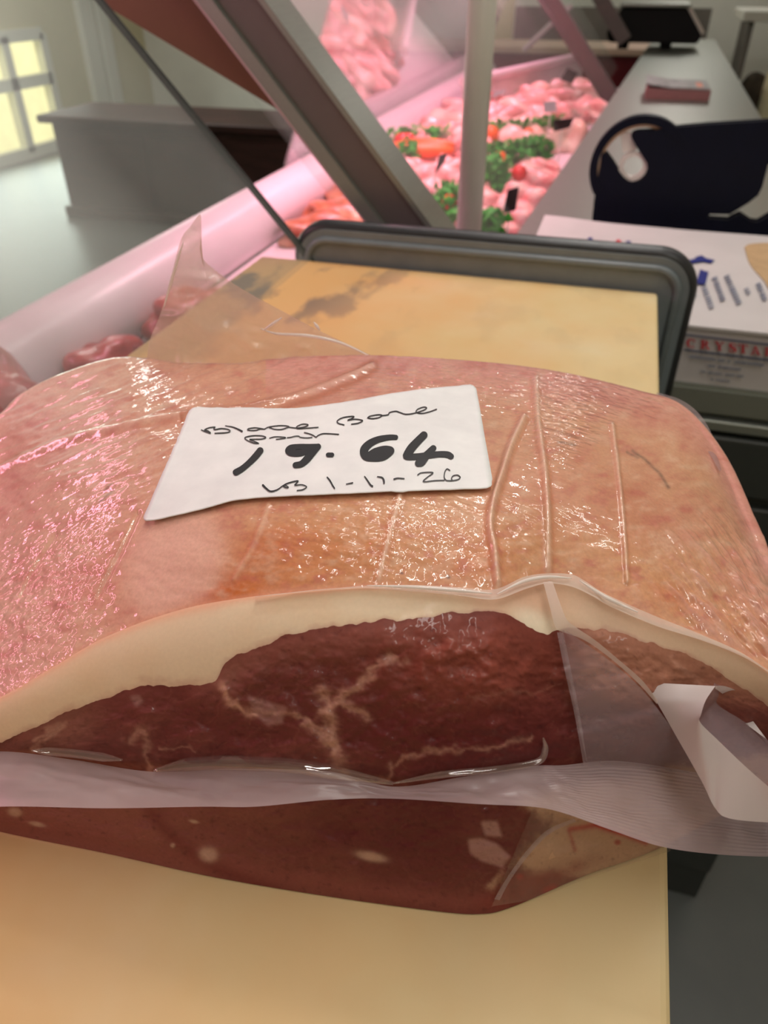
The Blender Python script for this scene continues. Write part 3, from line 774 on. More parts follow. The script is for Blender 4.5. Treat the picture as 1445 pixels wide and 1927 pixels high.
def put_meat(kind, u, v, label, z=DZ, s=1.0, group='meat on the display deck', rot=None, name=None, sc_=(1, 1, 1)):
    nm, ms = PROTO[kind]; p = onz(np.array(float(u)), np.array(float(v)), z + 0.02)
    o = bpy.data.objects.new(name or nm, random.choice(ms)); COL.objects.link(o)
    o.location = (p[0], p[1], z); o.rotation_euler = (0, 0, random.uniform(-.7, .7) if rot is None else rot); o.scale = (s * sc_[0], s * sc_[1], s * sc_[2])
    tag(o, label, nm.replace('_', ' ') if kind != 'marinated' else 'marinated meat', group); return o


ROWS = [
    (420, (915, 958), 'pork', 'pink pork joint nearest the guard panel, right of the white post', 0.55),
    (380, (918, 962), 'pork', 'pink pork joint beside the tall black ticket behind the guard panel', 0.6),
    (345, (930, 975, 815, 848), 'pork', 'pale pink pork joint in the nearest full row of the meat display', 0.65),
    (322, (790, 835, 945, 995), 'pork', 'pink pork joint just in front of the dark parsley strip', 0.6),
    (272, (925, 972, 1015, 1046), 'chicken', 'pale chicken breast between the two green garnish strips', 1.0),
    (292, (812, 848), 'pork', 'long pink joint leaning beside the long carrot', 0.8),
    (242, (765, 812, 850), 'pork', 'broad pink joint behind the long orange carrot', 0.8),
    (236, (925, 955, 985, 1014), 'chicken', 'small chicken piece behind the thin light garnish strip', 0.6),
    (222, (790, 838), 'pork', 'broad pale joint left of the post in the middle of the display', 0.9),
    (212, (915, 955), 'pork', 'large pale joint right of the post in the middle of the display', 0.9),
    (216, (1012, 1055), 'pork', 'pink joint under the grey ticket at the right of the display', 0.75),
    (196, (822, 862, 935, 978, 1030), 'pork', 'pink joint in the row under the rearmost row of the display', 0.8),
    (184, (858, 962, 1000, 1045, 1082), 'chicken', 'pale chicken in the very last row below the pink end wall', 1.0),
]
for v, us, kind, lab, s in ROWS:
    for u in us:
        put_meat(kind, u + random.uniform(-4, 4), v + random.uniform(-3, 3), lab, s=s, group=lab)
for u, v, lab in ((575, 415, 'orange marinated steak just left of the wide steel strut'), (628, 392, 'orange marinated steak seen through the gap left of the strut'), (660, 430, 'orange marinated steak at the foot of the wide steel strut'), (600, 372, 'orange marinated steak furthest back in the gap left of the strut'), (640, 360, 'brownish marinated steak against the customer-side glass')):
    put_meat('marinated', u, v, lab, s=0.85, group='marinated steaks left of the strut')
put_meat('beef', 868, 318, 'dark red beef joint half hidden behind the white post', s=0.7, group='beef joints')
put_meat('beef', 990, 185, 'red beef joint among pale joints near the end wall', s=1.0, group='beef joints')
o = put_meat('beef', 5, 765, 'rolled joint with red centre at the left edge below the grimy glass', z=DZ, s=1.0, group=None, rot=0.2, name='rolled_joint')
p = onz(np.array(-8.), np.array(770.), -0.10); o.location = (p[0], p[1], DZ); o.scale = (0.9, 0.9, 1.35); o['category'] = 'rolled joint'


put_meat('beef', 285, 640, 'dark red joint seen through the grimy glass just left of the bag tail', s=0.8, group=None, rot=0.5)
put_meat('beef', 200, 690, 'dark red joint low behind the grimy glass, left of the joint by the bag tail', s=0.7, group=None, rot=1.0)
# settle the pieces so that neighbours touch instead of running into each other
ps = [o for o in COL.objects if o.name.split('.')[0] in ('pork_joint', 'chicken_breast', 'beef_joint', 'marinated_steak', 'rolled_joint')]
rad = {}
for o in ps:
    xs = [(o.matrix_basis.to_3x3() @ v_.co).to_2d().length for v_ in o.data.vertices]; rad[o] = sorted(xs)[int(len(xs) * 0.72)]
for it in range(120):
    for i_, a in enumerate(ps):
        for b in ps[i_ + 1:]:
            d_ = (b.location - a.location).to_2d(); L_ = d_.length; m_ = 0.93 * (rad[a] + rad[b])
            if 1e-6 < L_ < m_:
                q = d_ / L_ * (m_ - L_) * 0.35; a.location.x -= q.x; a.location.y -= q.y; b.location.x += q.x; b.location.y += q.y
    for a in ps:
        if a.location.y > 0.7:
            a.location.x = max(min(a.location.x, kx(a.location.y) - rad[a] - 0.01), -0.545 + rad[a]); a.location.y = max(a.location.y, 0.775 + rad[a])
            dmax = q0[1] + (q1[1] - q0[1]) * (a.location.x - q0[0]) / (q1[0] - q0[0]) - rad[a] - 0.01; a.location.y = min(a.location.y, dmax)


def garnish(name, pts, wd, n, label, mat):
    bm = bmesh.new(); rs = random.Random(len(label)); P = smoothpoly([tuple(onz(np.array(float(u)), np.array(float(v)), DZ + 0.05)) for u, v in pts], 60)
    for k in range(n):
        c = P[rs.randrange(60)] + np.array([rs.uniform(-wd, wd), rs.uniform(-wd, wd), rs.uniform(-.03, .03)])
        r = rs.uniform(0.008, 0.016); q = [Vector(c) + Vector((rs.uniform(-r, r), rs.uniform(-r, r), rs.uniform(-r, r))) for _ in range(4)]
        vs = [bm.verts.new(x) for x in q]
        for t_ in ((0, 1, 2), (0, 2, 3), (0, 1, 3), (1, 2, 3)): bm.faces.new([vs[i] for i in t_])
    me = bpy.data.meshes.new(name); bm.to_mesh(me); bm.free(); o = link(name, me, mat)
    return tag(o, label, 'garnish', None, 'stuff')


M['parsley'] = plain('green_parsley', (52, 150, 44), 0.6, var=0.5, scale=60)
garnish('parsley_garnish', [(905, 302), (950, 298), (1000, 290), (1025, 292)], 0.02, 420, 'dark green parsley strip right of the white post, middle of the display', M['parsley'])
garnish('parsley_garnish', [(905, 345), (925, 335), (950, 325)], 0.02, 260, 'green parsley clump against the right side of the white post', M['parsley'])
garnish('parsley_garnish', [(915, 255), (980, 250), (1050, 243)], 0.015, 320, 'thin light green garnish strip behind the chicken pieces', plain('light_parsley', (70, 140, 40), 0.6, var=0.4))
garnish('parsley_garnish', [(742, 272), (790, 268), (830, 262)], 0.02, 260, 'green garnish with red berries beside the wide steel strut', M['parsley'])
garnish('parsley_garnish', [(760, 295), (780, 292)], 0.022, 160, 'green parsley tuft under the orange carrots', M['parsley'])
garnish('parsley_garnish', [(828, 390), (850, 378), (858, 400)], 0.02, 300, 'green parsley clump left of the white post near its foot', M['parsley'])
garnish('parsley_garnish', [(905, 438), (938, 436)], 0.012, 140, 'green leaves just above the guard rim right of the post', M['parsley'])
RED = plain('red_tomato', (214, 30, 36), 0.25, var=0.1); ORG = plain('orange_carrot', (236, 100, 30), 0.4, var=0.12)


def ball(name, u, v, r, mat, label, cat, sc_=(1, 1, 1), rz=0.0, h=0.06):
    bm = bmesh.new(); bmesh.ops.create_uvsphere(bm, u_segments=16, v_segments=10, radius=r)
    for q in bm.verts: q.co = (q.co.x * sc_[0], q.co.y * sc_[1], q.co.z * sc_[2] * (1 - 0.12 * (q.co.z > 0) * math.exp(-(q.co.x ** 2 + q.co.y ** 2) / (0.1 * r * r))))
    o = bmobj(name, bm, mat, None, True); p = onz(np.array(float(u)), np.array(float(v)), DZ + h); o.location = tuple(p); o.rotation_euler = (0, 0, rz)
    return tag(o, label, cat)


ball('cherry_tomato', 977, 326, 0.016, RED, 'red cherry tomato on the pork right of the white post', 'tomato')
ball('cherry_tomato', 846, 380, 0.014, RED, 'red cherry tomato left of the white post above its foot', 'tomato')
ball('cherry_tomato', 756, 266, 0.02, RED, 'red tomato in garnish beside the wide steel strut', 'tomato')
ball('cherry_tomato', 768, 264, 0.018, RED, 'second red tomato in the garnish by the strut', 'tomato')
ball('carrot', 775, 282, 0.022, ORG, 'long orange carrot near the wide steel strut', 'carrot', (4.5, 1, 0.8), 0.2)
ball('carrot', 800, 272, 0.018, ORG, 'orange carrot slice behind the long carrot', 'carrot', (4, 1, .8), 0.1)
ball('carrot', 924, 252, 0.02, ORG, 'round orange carrot piece touching the right of the post', 'carrot')
ball('carrot', 994, 252, 0.015, ORG, 'small orange carrot piece in the far light garnish', 'carrot')
ball('carrot', 940, 297, 0.014, ORG, 'orange carrot piece in the dark parsley strip', 'carrot')


def ticket(poly, lift, mat, label):
    y = onz(np.array(float(poly[0][0])), np.array(float(poly[0][1])), DZ + lift)[1]
    o = plate('price_ticket', [tuple(ony(np.array(float(u)), np.array(float(v)), y)) for u, v in poly], (0, 0, 0), (0, 0.003, 0), mat, None)
    b_ = np.array([tuple(v_.co) for v_ in o.data.vertices]); lo_ = b_[b_[:, 2] < b_[:, 2].min() + 0.012].mean(0)
    bm = bmesh.new(); cyl(bm, (lo_[0], lo_[1], DZ), (lo_[0], lo_[1], lo_[2] + 0.004), 0.0015, 8); bmobj('spike', bm, M['whiteplastic'], o)
    return tag(o, label, 'price ticket', 'price tickets in the meat display')


BT = plain('black_ticket', (26, 14, 18), 0.5); GT = plain('grey_ticket', (170, 172, 178), 0.5, var=0.15, scale=60)
ticket([(946, 402), (970, 396), (976, 352), (955, 358)], 0.07, BT, 'tall black price ticket in the nearest pork joints')
ticket([(1054, 150), (1076, 158), (1088, 138), (1068, 127)], 0.10, BT, 'tilted black price ticket in front of the pink end wall')
ticket([(818, 328), (836, 306), (842, 288), (826, 292)], 0.08, BT, 'dark price ticket left of the white post')
ticket([(1042, 248), (1072, 240), (1080, 222), (1040, 226)], 0.085, BT, 'wide black price ticket against the edge of the steel counter')
ticket([(922, 186), (945, 178), (954, 168), (930, 172)], 0.10, GT, 'grey price ticket touching the right side of the post')
ticket([(1024, 212), (1048, 210), (1046, 190), (1022, 192)], 0.10, GT, 'grey price ticket on the joints at the right of the display')

# ---------------------------------------------------------------- the vacuum-packed pork joint
pk = thing('vacuum_packed_pork', 'large vacuum-packed pork joint with handwritten white price label on the cutting board', 'pork joint', (0, 0.2, 0)); pk.location = (0, 0, 0)
NU = 640
XU = np.linspace(-150, 1580, NU)


def curve(pts):
    pts = np.array(pts, float); q = smoothpoly(pts, 900); return np.interp(XU, q[:, 0], q[:, 1])


RY = curve([(-160, 1378), (0, 1312), (100, 1255), (200, 1198), (330, 1150), (450, 1126), (600, 1110), (720, 1104), (850, 1112), (930, 1120), (985, 1098), (1060, 1086), (1130, 1118), (1230, 1168), (1330, 1200), (1400, 1232), (1445, 1262), (1520, 1315), (1590, 1372)])
CY = curve([(-160, 1522), (0, 1565), (200, 1606), (400, 1650), (600, 1684), (800, 1712), (900, 1720), (965, 1706), (1100, 1648), (1240, 1596), (1400, 1510), (1520, 1450), (1600, 1420)])
FY = curve([(-160, 1436), (0, 1398), (60, 1372), (110, 1347), (150, 1332), (250, 1297), (330, 1290), (400, 1284), (425, 1248), (470, 1224), (560, 1192), (680, 1172), (800, 1160), (890, 1150), (950, 1152), (1000, 1180), (1030, 1190), (1060, 1182), (1150, 1190), (1250, 1218), (1350, 1262), (1445, 1330), (1520, 1376), (1600, 1420)])
FY = FY + 16 * (fbm(XU / 30.0, XU * 0 + 3.3, 4) - 0.5) + 4 * (fbm(XU / 13.0, XU * 0 + 7.7, 2) - 0.5)
FY = np.maximum(FY, RY + 6); CY = np.maximum(CY, FY + 8)
z_rx = lambda x: np.interp(x, [-160, 0, 200, 450, 720, 1000, 1250, 1445, 1600], [0.036, 0.049, 0.066, 0.080, 0.086, 0.084, 0.074, 0.062, 0.050])
def gsm(a, n):
    for _ in range(3):
        k = np.ones(n) / n; h = n // 2; a = np.convolve(np.r_[2 * a[0] - a[h:0:-1], a, 2 * a[-1] - a[-2:-h - 2:-1]], k, 'valid')
    return a


ZR = gsm(z_rx(XU), 61)

# ---- rind: between the front ridge and the far silhouette
NV = 230
Bq = smoothpoly([(-150, 905), (0, 786), (60, 732), (150, 692), (230, 674), (330, 684), (440, 686), (560, 674), (720, 672), (900, 683), (1050, 702), (1200, 737), (1275, 764), (1345, 850), (1400, 972), (1445, 1075), (1500, 1205), (1580, 1368)], 1200)
seg = np.r_[0, np.cumsum(np.hypot(np.diff(Bq[:, 0]), np.diff(Bq[:, 1])))]; seg /= seg[-1]
us = (XU - XU[0]) / (XU[-1] - XU[0])
# left part of the ridge maps to the left part of the back line, bunching up at the right end
uu = np.interp(us, [0, 0.09, 0.5, 0.80, 0.90, 1.0], [0, np.interp(0, Bq[:, 0], seg), np.interp(690, Bq[:, 0], seg), np.interp(1200, Bq[:900, 0], seg[:900]) if False else seg[np.argmin(np.hypot(Bq[:, 0] - 1240, Bq[:, 1] - 750))], seg[np.argmin(np.hypot(Bq[:, 0] - 1380, Bq[:, 1] - 925))], 1.0])
k_ = np.ones(31) / 31; pad = np.r_[uu[0] - (uu[15:0:-1] - uu[0]), uu, uu[-1] + (uu[-1] - uu[-2:-17:-1])]; uu = np.convolve(pad, k_, 'valid'); uu = (uu - uu[0]) / (uu[-1] - uu[0])
BX = np.interp(uu, seg, Bq[:, 0]); BYv = np.interp(uu, seg, Bq[:, 1])
v = np.linspace(0, 1, NV)[:, None]
PX = XU[None] * (1 - v) + BX[None] * v; PY = RY[None] * (1 - v) + BYv[None] * v
zb = np.interp(BX + (BYv > 800) * 0, [-160, 0, 230, 700, 1200, 1345], [0.040, 0.054, 0.078, 0.088, 0.076, 0.068]) - 0.012 * np.clip((BYv - 850) / 400, 0, 1) * (BX > 1000)
zb = np.where((BX > 1000), np.interp(BYv, [700, 765, 850, 975, 1075, 1370], [0.083, 0.074, 0.067, 0.062, 0.058, 0.047]), zb)
zb = gsm(zb, 41)
ZT = ZR[None] * (1 - v) + zb[None] * v + 0.010 * np.sin(np.pi * v) * gsm(np.clip(np.minimum(us, 1 - us) * 4, 0, 1), 81)[None]
T = onz(PX, PY, ZT)

# photographed features of the skin, as relief (metres) and colour
wr = 0.05 + 0.95 * np.clip(blob(PX, PY, 730, 1020, 250, 85, 0.0, 1.4) + blob(PX, PY, 60, 1190, 230, 150, -0.35, 1.6) + 0.8 * blob(PX, PY, 1058, 795, 58, 85, 0.2, 1.3)
                          + 0.5 * blob(PX, PY, 900, 735, 330, 40, 0.08, 1.6) + 0.5 * blob(PX, PY, 960, 1060, 60, 90, 0, 1.5), 0, 1)
wr *= 1 - 0.9 * np.clip(blob(PX, PY, 330, 1060, 95, 120, 0.5, 1.0), 0, 1)
relief = np.zeros_like(PX); pale = np.zeros_like(PX); dark = np.zeros_like(PX)
for pl, wd, h, pa in (([(985, 790), (962, 840), (945, 892), (930, 940), (922, 990), (930, 1040), (938, 1118)], 7, 0.0022, 0.55),
                      ([(1008, 715), (1012, 790), (1024, 880), (1030, 960), (1032, 1080)], 6, 0.0014, 0.5),
                      ([(1152, 800), (1162, 880), (1172, 980), (1180, 1095)], 4, 0.0010, 0.4),
                      ([(752, 935), (735, 1000), (712, 1092)], 6, 0.0007, 0.55),
                      ([(0, 882), (120, 830), (250, 800), (345, 782), (450, 770), (560, 745), (650, 712), (700, 690)], 6, 0.0016, 0.35),
                      ([(505, 950), (480, 1020), (440, 1090)], 5, 0.0005, 0.2), ([(260, 965), (225, 1040), (185, 1120)], 4, -0.0008, 0.0), ([(105, 1005), (70, 1060), (40, 1120)], 4, -0.0008, 0.0)):
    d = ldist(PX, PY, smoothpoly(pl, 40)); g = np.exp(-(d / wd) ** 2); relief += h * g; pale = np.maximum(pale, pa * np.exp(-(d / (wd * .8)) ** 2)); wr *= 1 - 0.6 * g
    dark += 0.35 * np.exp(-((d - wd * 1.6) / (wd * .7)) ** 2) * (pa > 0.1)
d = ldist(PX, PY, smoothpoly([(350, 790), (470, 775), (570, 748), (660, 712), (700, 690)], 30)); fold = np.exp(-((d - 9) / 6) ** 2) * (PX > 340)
c_, s_ = math.cos(0.88), math.sin(0.88); q1_ = PX * c_ + PY * s_; q2_ = -PX * s_ + PY * c_
rmask = np.clip(blob(PX, PY, 1400, 1150, 130, 130, 0.5, 1.8), 0, 1)
ridg = fbm(q1_ / 60, q2_ / 9, 3); relief += 0.0048 * rmask * (ridg - 0.5)
c_, s_ = math.cos(-0.38), math.sin(-0.38); q1l = PX * c_ + PY * s_; q2l = -PX * s_ + PY * c_
lmask = np.clip(blob(PX, PY, 250, 780, 380, 110, -0.2, 2.0), 0, 1); ridl = fbm(q1l / 60, q2l / 8, 3); relief += 0.0014 * lmask * (ridl - 0.5)
relief += 0.0008 * (fbm(PX / 45, PY / 28, 3) - 0.5) * np.clip((1 - v) * 12, 0, 1)
T[..., 2] += relief * np.clip(v * 25, 0, 1)

n1 = fbm(PX / 160, PY / 110, 4); n2 = fbm(PX / 30 + 40, PY / 16, 4); n3 = fbm(PX / 9, PY / 5 + 9, 3)
C = np.broadcast_to(lin((210, 154, 122)), PX.shape + (3,)).copy()
C = mixc(C, (216, 162, 146), np.clip(1 - PX / 520, 0, 1) * 0.9)  # pink light on the left side, painted into the skin colour
C = mixc(C, (212, 142, 130), np.clip((n1 - 0.42) * 3.5, 0, 1) * 0.55)
C = mixc(C, (216, 146, 140), np.clip((v - 0.80) * 6, 0, 1) * 0.7 * (PX > 500))
C = mixc(C, (210, 156, 104), blob(PX, PY, 730, 1030, 300, 100, 0, 2.2) * 0.85)
C = mixc(C, (206, 122, 66), blob(PX, PY, 560, 1060, 210, 50, -0.20, 2.0) * (0.35 + 0.65 * n2) * 1.0)
C = mixc(C, (196, 92, 26), blob(PX + 30 * (n2 - .5), PY + 24 * (n1 - .5), 395, 1135, 66, 28, -0.35, 1.3) * (0.6 + n2))
C = mixc(C, (204, 110, 30), blob(PX, PY, 462, 1128, 36, 28, -0.4, 1.8) * (0.3 + n2))
C = mixc(C, (204, 116, 70), blob(PX, PY, 520, 1020, 60, 26, -.2, 2) * 0.7 + blob(PX, PY, 880, 1060, 70, 36, -.2, 2) * 0.6)
C = mixc(C, (190, 122, 86), blob(PX, PY, 1120, 950, 150, 180, 0.2, 2.4) * np.clip((n1 - 0.3) * 2.2, 0, 1) * (0.5 + n2))
C = mixc(C, (214, 158, 112), blob(PX, PY, 1230, 1100, 160, 50, 0.4, 2.0) * 0.7)
C = mixc(C, (206, 120, 84), blob(PX, PY, 1260, 1120, 36, 20, 0.4, 1.8) * 0.6 + blob(PX, PY, 1330, 1150, 50, 20, .6, 1.8) * .4)
C = mixc(C, (188, 100, 92), np.clip((n2 - 0.56) * 4, 0, 1) * 0.55)
C = mixc(C, (224, 184, 156), np.clip((0.44 - n2) * 4, 0, 1) * 0.45)
C = mixc(C, (196, 126, 100), np.clip((n3 - 0.6) * 4, 0, 1) * 0.45)
C = mixc(C, (180, 98, 92), blob(PX, PY, 1140, 752, 26, 8, 0.5, 1.5) * 0.5)
C = mixc(C, (214, 160, 146), rmask * np.clip((ridg - 0.45) * 3, 0, 1) * 0.8)
C = mixc(C, (190, 120, 104), lmask * np.clip((ridl - 0.55) * 4, 0, 1) * 0.8)
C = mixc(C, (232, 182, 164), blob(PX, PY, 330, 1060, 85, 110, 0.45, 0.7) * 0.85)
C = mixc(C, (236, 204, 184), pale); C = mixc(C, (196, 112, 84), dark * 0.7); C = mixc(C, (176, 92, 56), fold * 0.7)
for pl, wd, st_ in (([(1190, 848), (1215, 866), (1240, 890), (1258, 918)], 3.0, 0.6), ([(1180, 850), (1200, 862)], 2.5, 0.5), ([(1050, 832), (1082, 838)], 2.6, 0.5), ([(188, 945), (205, 930), (212, 922)], 2.5, 0.5), ([(842, 1084), (844, 1086)], 3, 0.9), ([(755, 1078), (757, 1079)], 2.5, .9), ([(195, 925), (208, 912)], 2, .5)):
    C = mixc(C, (84, 66, 60), np.exp(-(ldist(PX, PY, pl) / wd) ** 2) * st_ * (0.5 + n3))
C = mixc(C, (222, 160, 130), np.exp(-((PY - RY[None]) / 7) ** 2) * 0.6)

# carry the skin over the back edge and down to the board
Pb = T[-1]; outw = np.zeros_like(Pb); tan = np.gradient(Pb[:, :2], axis=0); outw[:, 0] = -tan[:, 1]; outw[:, 1] = tan[:, 0]
outw /= np.linalg.norm(outw, axis=1, keepdims=True) + 1e-9
rows = []; nb = 26
for k in range(1, nb + 1):
    f = k / nb; a = min(f * 2.2, 1) * math.pi / 2; q = Pb + outw * (0.007 * math.sin(a)) - outw * 0.02 * max(f - 0.45, 0)
    q = q.copy(); q[:, 2] = Pb[:, 2] - 0.006 * (1 - math.cos(a)) - (Pb[:, 2] - 0.006 - 0.0006) * max(f - 0.25, 0) / 0.75
    rows.append(q)
TT = np.concatenate([T, np.array(rows)]); CC = np.concatenate([C, np.repeat(C[-1:], nb, 0)]); WW = np.concatenate([wr, np.repeat(wr[-1:] * 0.3, nb, 0)])
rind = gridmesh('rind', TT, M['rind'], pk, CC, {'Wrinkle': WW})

# ---- front face: fat band and lean meat


def face_z(py):
    t_ = np.clip((py - RY[None]) / (CY - RY)[None], 0, 1); return ZR[None] * (1 - t_ ** 1.45) + 0.0006


def bulge(P, px, py):
    """gentle muscle relief towards the viewer"""
    return P


NF = 60; f = np.linspace(0, 1, NF)[:, None]
FX = np.broadcast_to(XU[None], (NF, NU)); FPY = RY[None] * (1 - f) + FY[None] * f
P = onz(FX, FPY, face_z(FPY)); P[0] = T[0]
n1 = fbm(FX / 120, FPY / 60, 4); n2 = fbm(FX / 26, FPY / 14, 4)
C = np.broadcast_to(lin((216, 194, 162)), P.shape).copy()
C = mixc(C, (214, 184, 148), np.clip((n1 - 0.45) * 3, 0, 1) * 0.6)
C = mixc(C, (216, 160, 128), np.exp(-(f / 0.10) ** 2) * 0.8 * np.ones_like(FX))
C = mixc(C, (222, 170, 132), np.clip(1 - FX / 420, 0, 1) * 0.3)
C = mixc(C, (196, 156, 130), np.clip((FX - 960) / 200, 0, 1) * 0.65)
C = mixc(C, (206, 150, 124), blob(FX, FPY, 985, 1130, 90, 40, 0, 1.5) * 0.6)
C = mixc(C, (168, 104, 92), np.clip((f - 0.86 + 0.25 * (n2 - .5)) * 5, 0, 1) * 0.5)
C = mixc(C, (238, 224, 200), blob(FX, FPY, 1010, 1175, 45, 20, 0.5, 1.5) * 0.8)
gridmesh('fat', P, M['fat'], pk, C, {'Wrinkle': np.full(FX.shape, 0.12)})

NM = 190; f = np.linspace(0, 1, NM)[:, None]
FX = np.broadcast_to(XU[None], (NM, NU)).copy(); FPY = FY[None] * (1 - f) + CY[None] * f
ZZ = face_z(FPY); P = onz(FX, FPY, ZZ)
P2 = P - EYE; dist = np.linalg.norm(P2, axis=-1, keepdims=True)
n1 = fbm(FX / 130 + 3, FPY / 90, 4); n2 = fbm(FX / 34 + 8, FPY / 22, 4); n3 = fbm(FX / 10, FPY / 8, 3)
edge = np.clip(np.minimum(f, 1 - f) * 8, 0, 1)
seam = np.exp(-(ldist(FX, FPY, smoothpoly([(-150, 1432), (0, 1416), (140, 1432), (285, 1452), (440, 1448), (620, 1455), (740, 1482), (870, 1462), (1000, 1444), (1100, 1440), (1300, 1452), (1500, 1480)], 60)) / 22) ** 2)
P = P - P2 / dist * ((0.006 * (n1 - 0.5) + 0.0025 * (n2 - 0.5)) * edge - 0.003 * seam)[..., None]
C = np.broadcast_to(lin((116, 58, 52)), P.shape).copy()
WX = FX + 30 * (fbm(FX / 22, FPY / 18, 3) - 0.5); WY = FPY + 24 * (fbm(FX / 20 + 31, FPY / 20, 3) - 0.5)
C = mixc(C, (138, 78, 68), np.clip((n1 - 0.45) * 4, 0, 1) * 0.7)
C = mixc(C, (96, 26, 32), blob(FX, FPY, 880, 1390, 240, 90, 0, 2.2) * 0.8)
C = mixc(C, (150, 74, 58), blob(FX, FPY, 900, 1240, 170, 70, 0, 2.2) * (0.4 + 0.6 * n2))
C = mixc(C, (106, 40, 42), blob(FX, FPY, 330, 1370, 190, 55, 0.05, 2) * 0.5)
C = mixc(C, (186, 128, 104), np.clip((FX - 1060) / 60, 0, 1) * np.clip((1340 - FPY) / 60, 0, 1) * 0.85)
C = mixc(C, (168, 104, 88), blob(FX, FPY, 560, 1215, 150, 28, -0.12, 2) * 0.4)
C = mixc(C, (170, 112, 96), blob(FX, FPY, 120, 1370, 60, 40, -.4, 2) * .6 + blob(FX, FPY, 440, 1265, 40, 20, -0.5, 2) * 0.5)
for pl, wd, st_ in (([(415, 1290), (432, 1320), (460, 1338), (480, 1344)], 9, 0.8), ([(470, 1330), (520, 1338), (560, 1345), (590, 1368), (605, 1378)], 5, 0.5), ([(735, 1235), (712, 1256), (670, 1290), (640, 1318), (612, 1340)], 7, 0.6),
                    ([(735, 1232), (745, 1250), (760, 1246)], 8, 0.4), ([(610, 1300), (620, 1335), (618, 1375), (634, 1420), (645, 1450)], 14, 0.65), ([(640, 1320), (668, 1335), (685, 1348)], 9, 0.5), ([(572, 1362), (600, 1385), (620, 1400)], 7, 0.5),
                    ([(245, 1390), (270, 1375), (275, 1410), (290, 1446)], 9, 0.4), ([(60, 1410), (120, 1365), (70, 1390)], 6, .5), ([(300, 1412), (350, 1400), (370, 1414)], 3, 0.35), ([(740, 1440), (790, 1420), (850, 1412), (930, 1408), (1000, 1385)], 5, 0.4),
                    ([(700, 1470), (735, 1465), (738, 1430)], 5, 0.4), ([(880, 1310), (1000, 1300), (1060, 1280)], 3, 0.15), ([(1260, 1235), (1290, 1262), (1310, 1282)], 8, 0.5), ([(1100, 1190), (1150, 1200)], 6, .3)):
    C = mixc(C, (214, 160, 138), np.exp(-(ldist(WX, WY, smoothpoly(pl, 24)) / (wd * (0.35 + 1.1 * n2))) ** 2) * st_ * (0.3 + 1.2 * n3))
mar = np.exp(-((fbm(FX / 90 + 20, FPY / 50 + FX / 160, 4) - 0.5) / 0.014) ** 2); C = mixc(C, (176, 112, 98), mar * 0.12)
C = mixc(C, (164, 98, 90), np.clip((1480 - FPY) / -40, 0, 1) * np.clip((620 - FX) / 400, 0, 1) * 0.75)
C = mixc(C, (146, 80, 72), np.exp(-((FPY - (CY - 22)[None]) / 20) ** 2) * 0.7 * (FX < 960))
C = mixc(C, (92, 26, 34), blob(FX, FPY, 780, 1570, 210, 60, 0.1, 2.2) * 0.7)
C = mixc(C, (108, 34, 34), np.exp(-(ldist(FX, FPY, smoothpoly([(285, 1530), (330, 1580), (420, 1640), (560, 1690)], 20)) / 14) ** 2) * 0.5)
for pl, a in (([(905, 1546), (935, 1545), (945, 1575), (912, 1572)], 1), ([(880, 1580), (905, 1577), (935, 1588), (960, 1612), (945, 1632), (905, 1620), (885, 1606)], 1), ([(465, 1308), (520, 1325), (540, 1330), (530, 1362), (505, 1365), (478, 1345)], 0.6), ([(244, 1310), (262, 1308), (270, 1320), (256, 1330)], .6)):
    C = mixc(C, (196, 150, 142), softpoly(FX, FPY, pl, 4) * 0.62 * a)
for cx_, cy_, rx, ry in ((392, 1608, 16, 13), (28, 1528, 12, 8), (325, 1591, 4, 4), (698, 1612, 26, 8), (70, 1551, 14, 4), (365, 1546, 8, 3)):
    C = mixc(C, (214, 176, 156), blob(FX, FPY, cx_, cy_, rx, ry, 0.2, 1.2) * 0.75)
creamp = softpoly(WX, WY, [(975, 1500), (1640, 1380), (1640, 1500), (1240, 1602), (1130, 1650), (1010, 1640), (960, 1620), (935, 1680), (920, 1668), (990, 1600), (1040, 1550)], 12)
C = mixc(C, (212, 172, 140), creamp * (0.55 + 0.45 * n1))
C = mixc(C, (190, 60, 54), np.exp(-(ldist(FX, FPY, [(1075, 1560), (1120, 1553), (1180, 1572), (1215, 1585)]) / 6) ** 2) * 0.9)
C = mixc(C, (170, 40, 40), np.exp(-(ldist(FX, FPY, [(1070, 1562), (1082, 1600)]) / 4) ** 2) * 0.6 + blob(FX, FPY, 1162, 1585, 6, 5, 0, 1) * 0.9 + blob(FX, FPY, 1035, 1672, 14, 7, -0.4, 1.2) * 0.9 + blob(FX, FPY, 978, 1650, 7, 6, 0, 1.2) * .8)
C = mixc(C, (138, 44, 40), blob(FX, FPY, 985, 1670, 70, 22, -0.45, 2) * (0.3 + 0.7 * n2) + blob(FX, FPY, 1060, 1640, 60, 14, -0.4, 2) * 0.4 * n2 * 2)
C = mixc(C, (70, 18, 24), np.clip((n3 - 0.66) * 5, 0, 1) * 0.4)
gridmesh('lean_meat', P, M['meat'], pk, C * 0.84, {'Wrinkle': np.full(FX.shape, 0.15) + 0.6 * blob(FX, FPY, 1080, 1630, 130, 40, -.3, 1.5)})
MEAT_P, MEAT_X, MEAT_Y = P, FX, FPY

# ---- helpers that lay things on the wrapped surface
def bvh(objs):
    vs, fs = [], []
    for o in objs:
        b = len(vs); vs += [v_.co.copy() for v_ in o.data.vertices]; fs += [tuple(i + b for i in p_.vertices) for p_ in o.data.polygons]
    return BVHTree.FromPolygons(vs, fs)


TREE = bvh([o for o in pk.children])


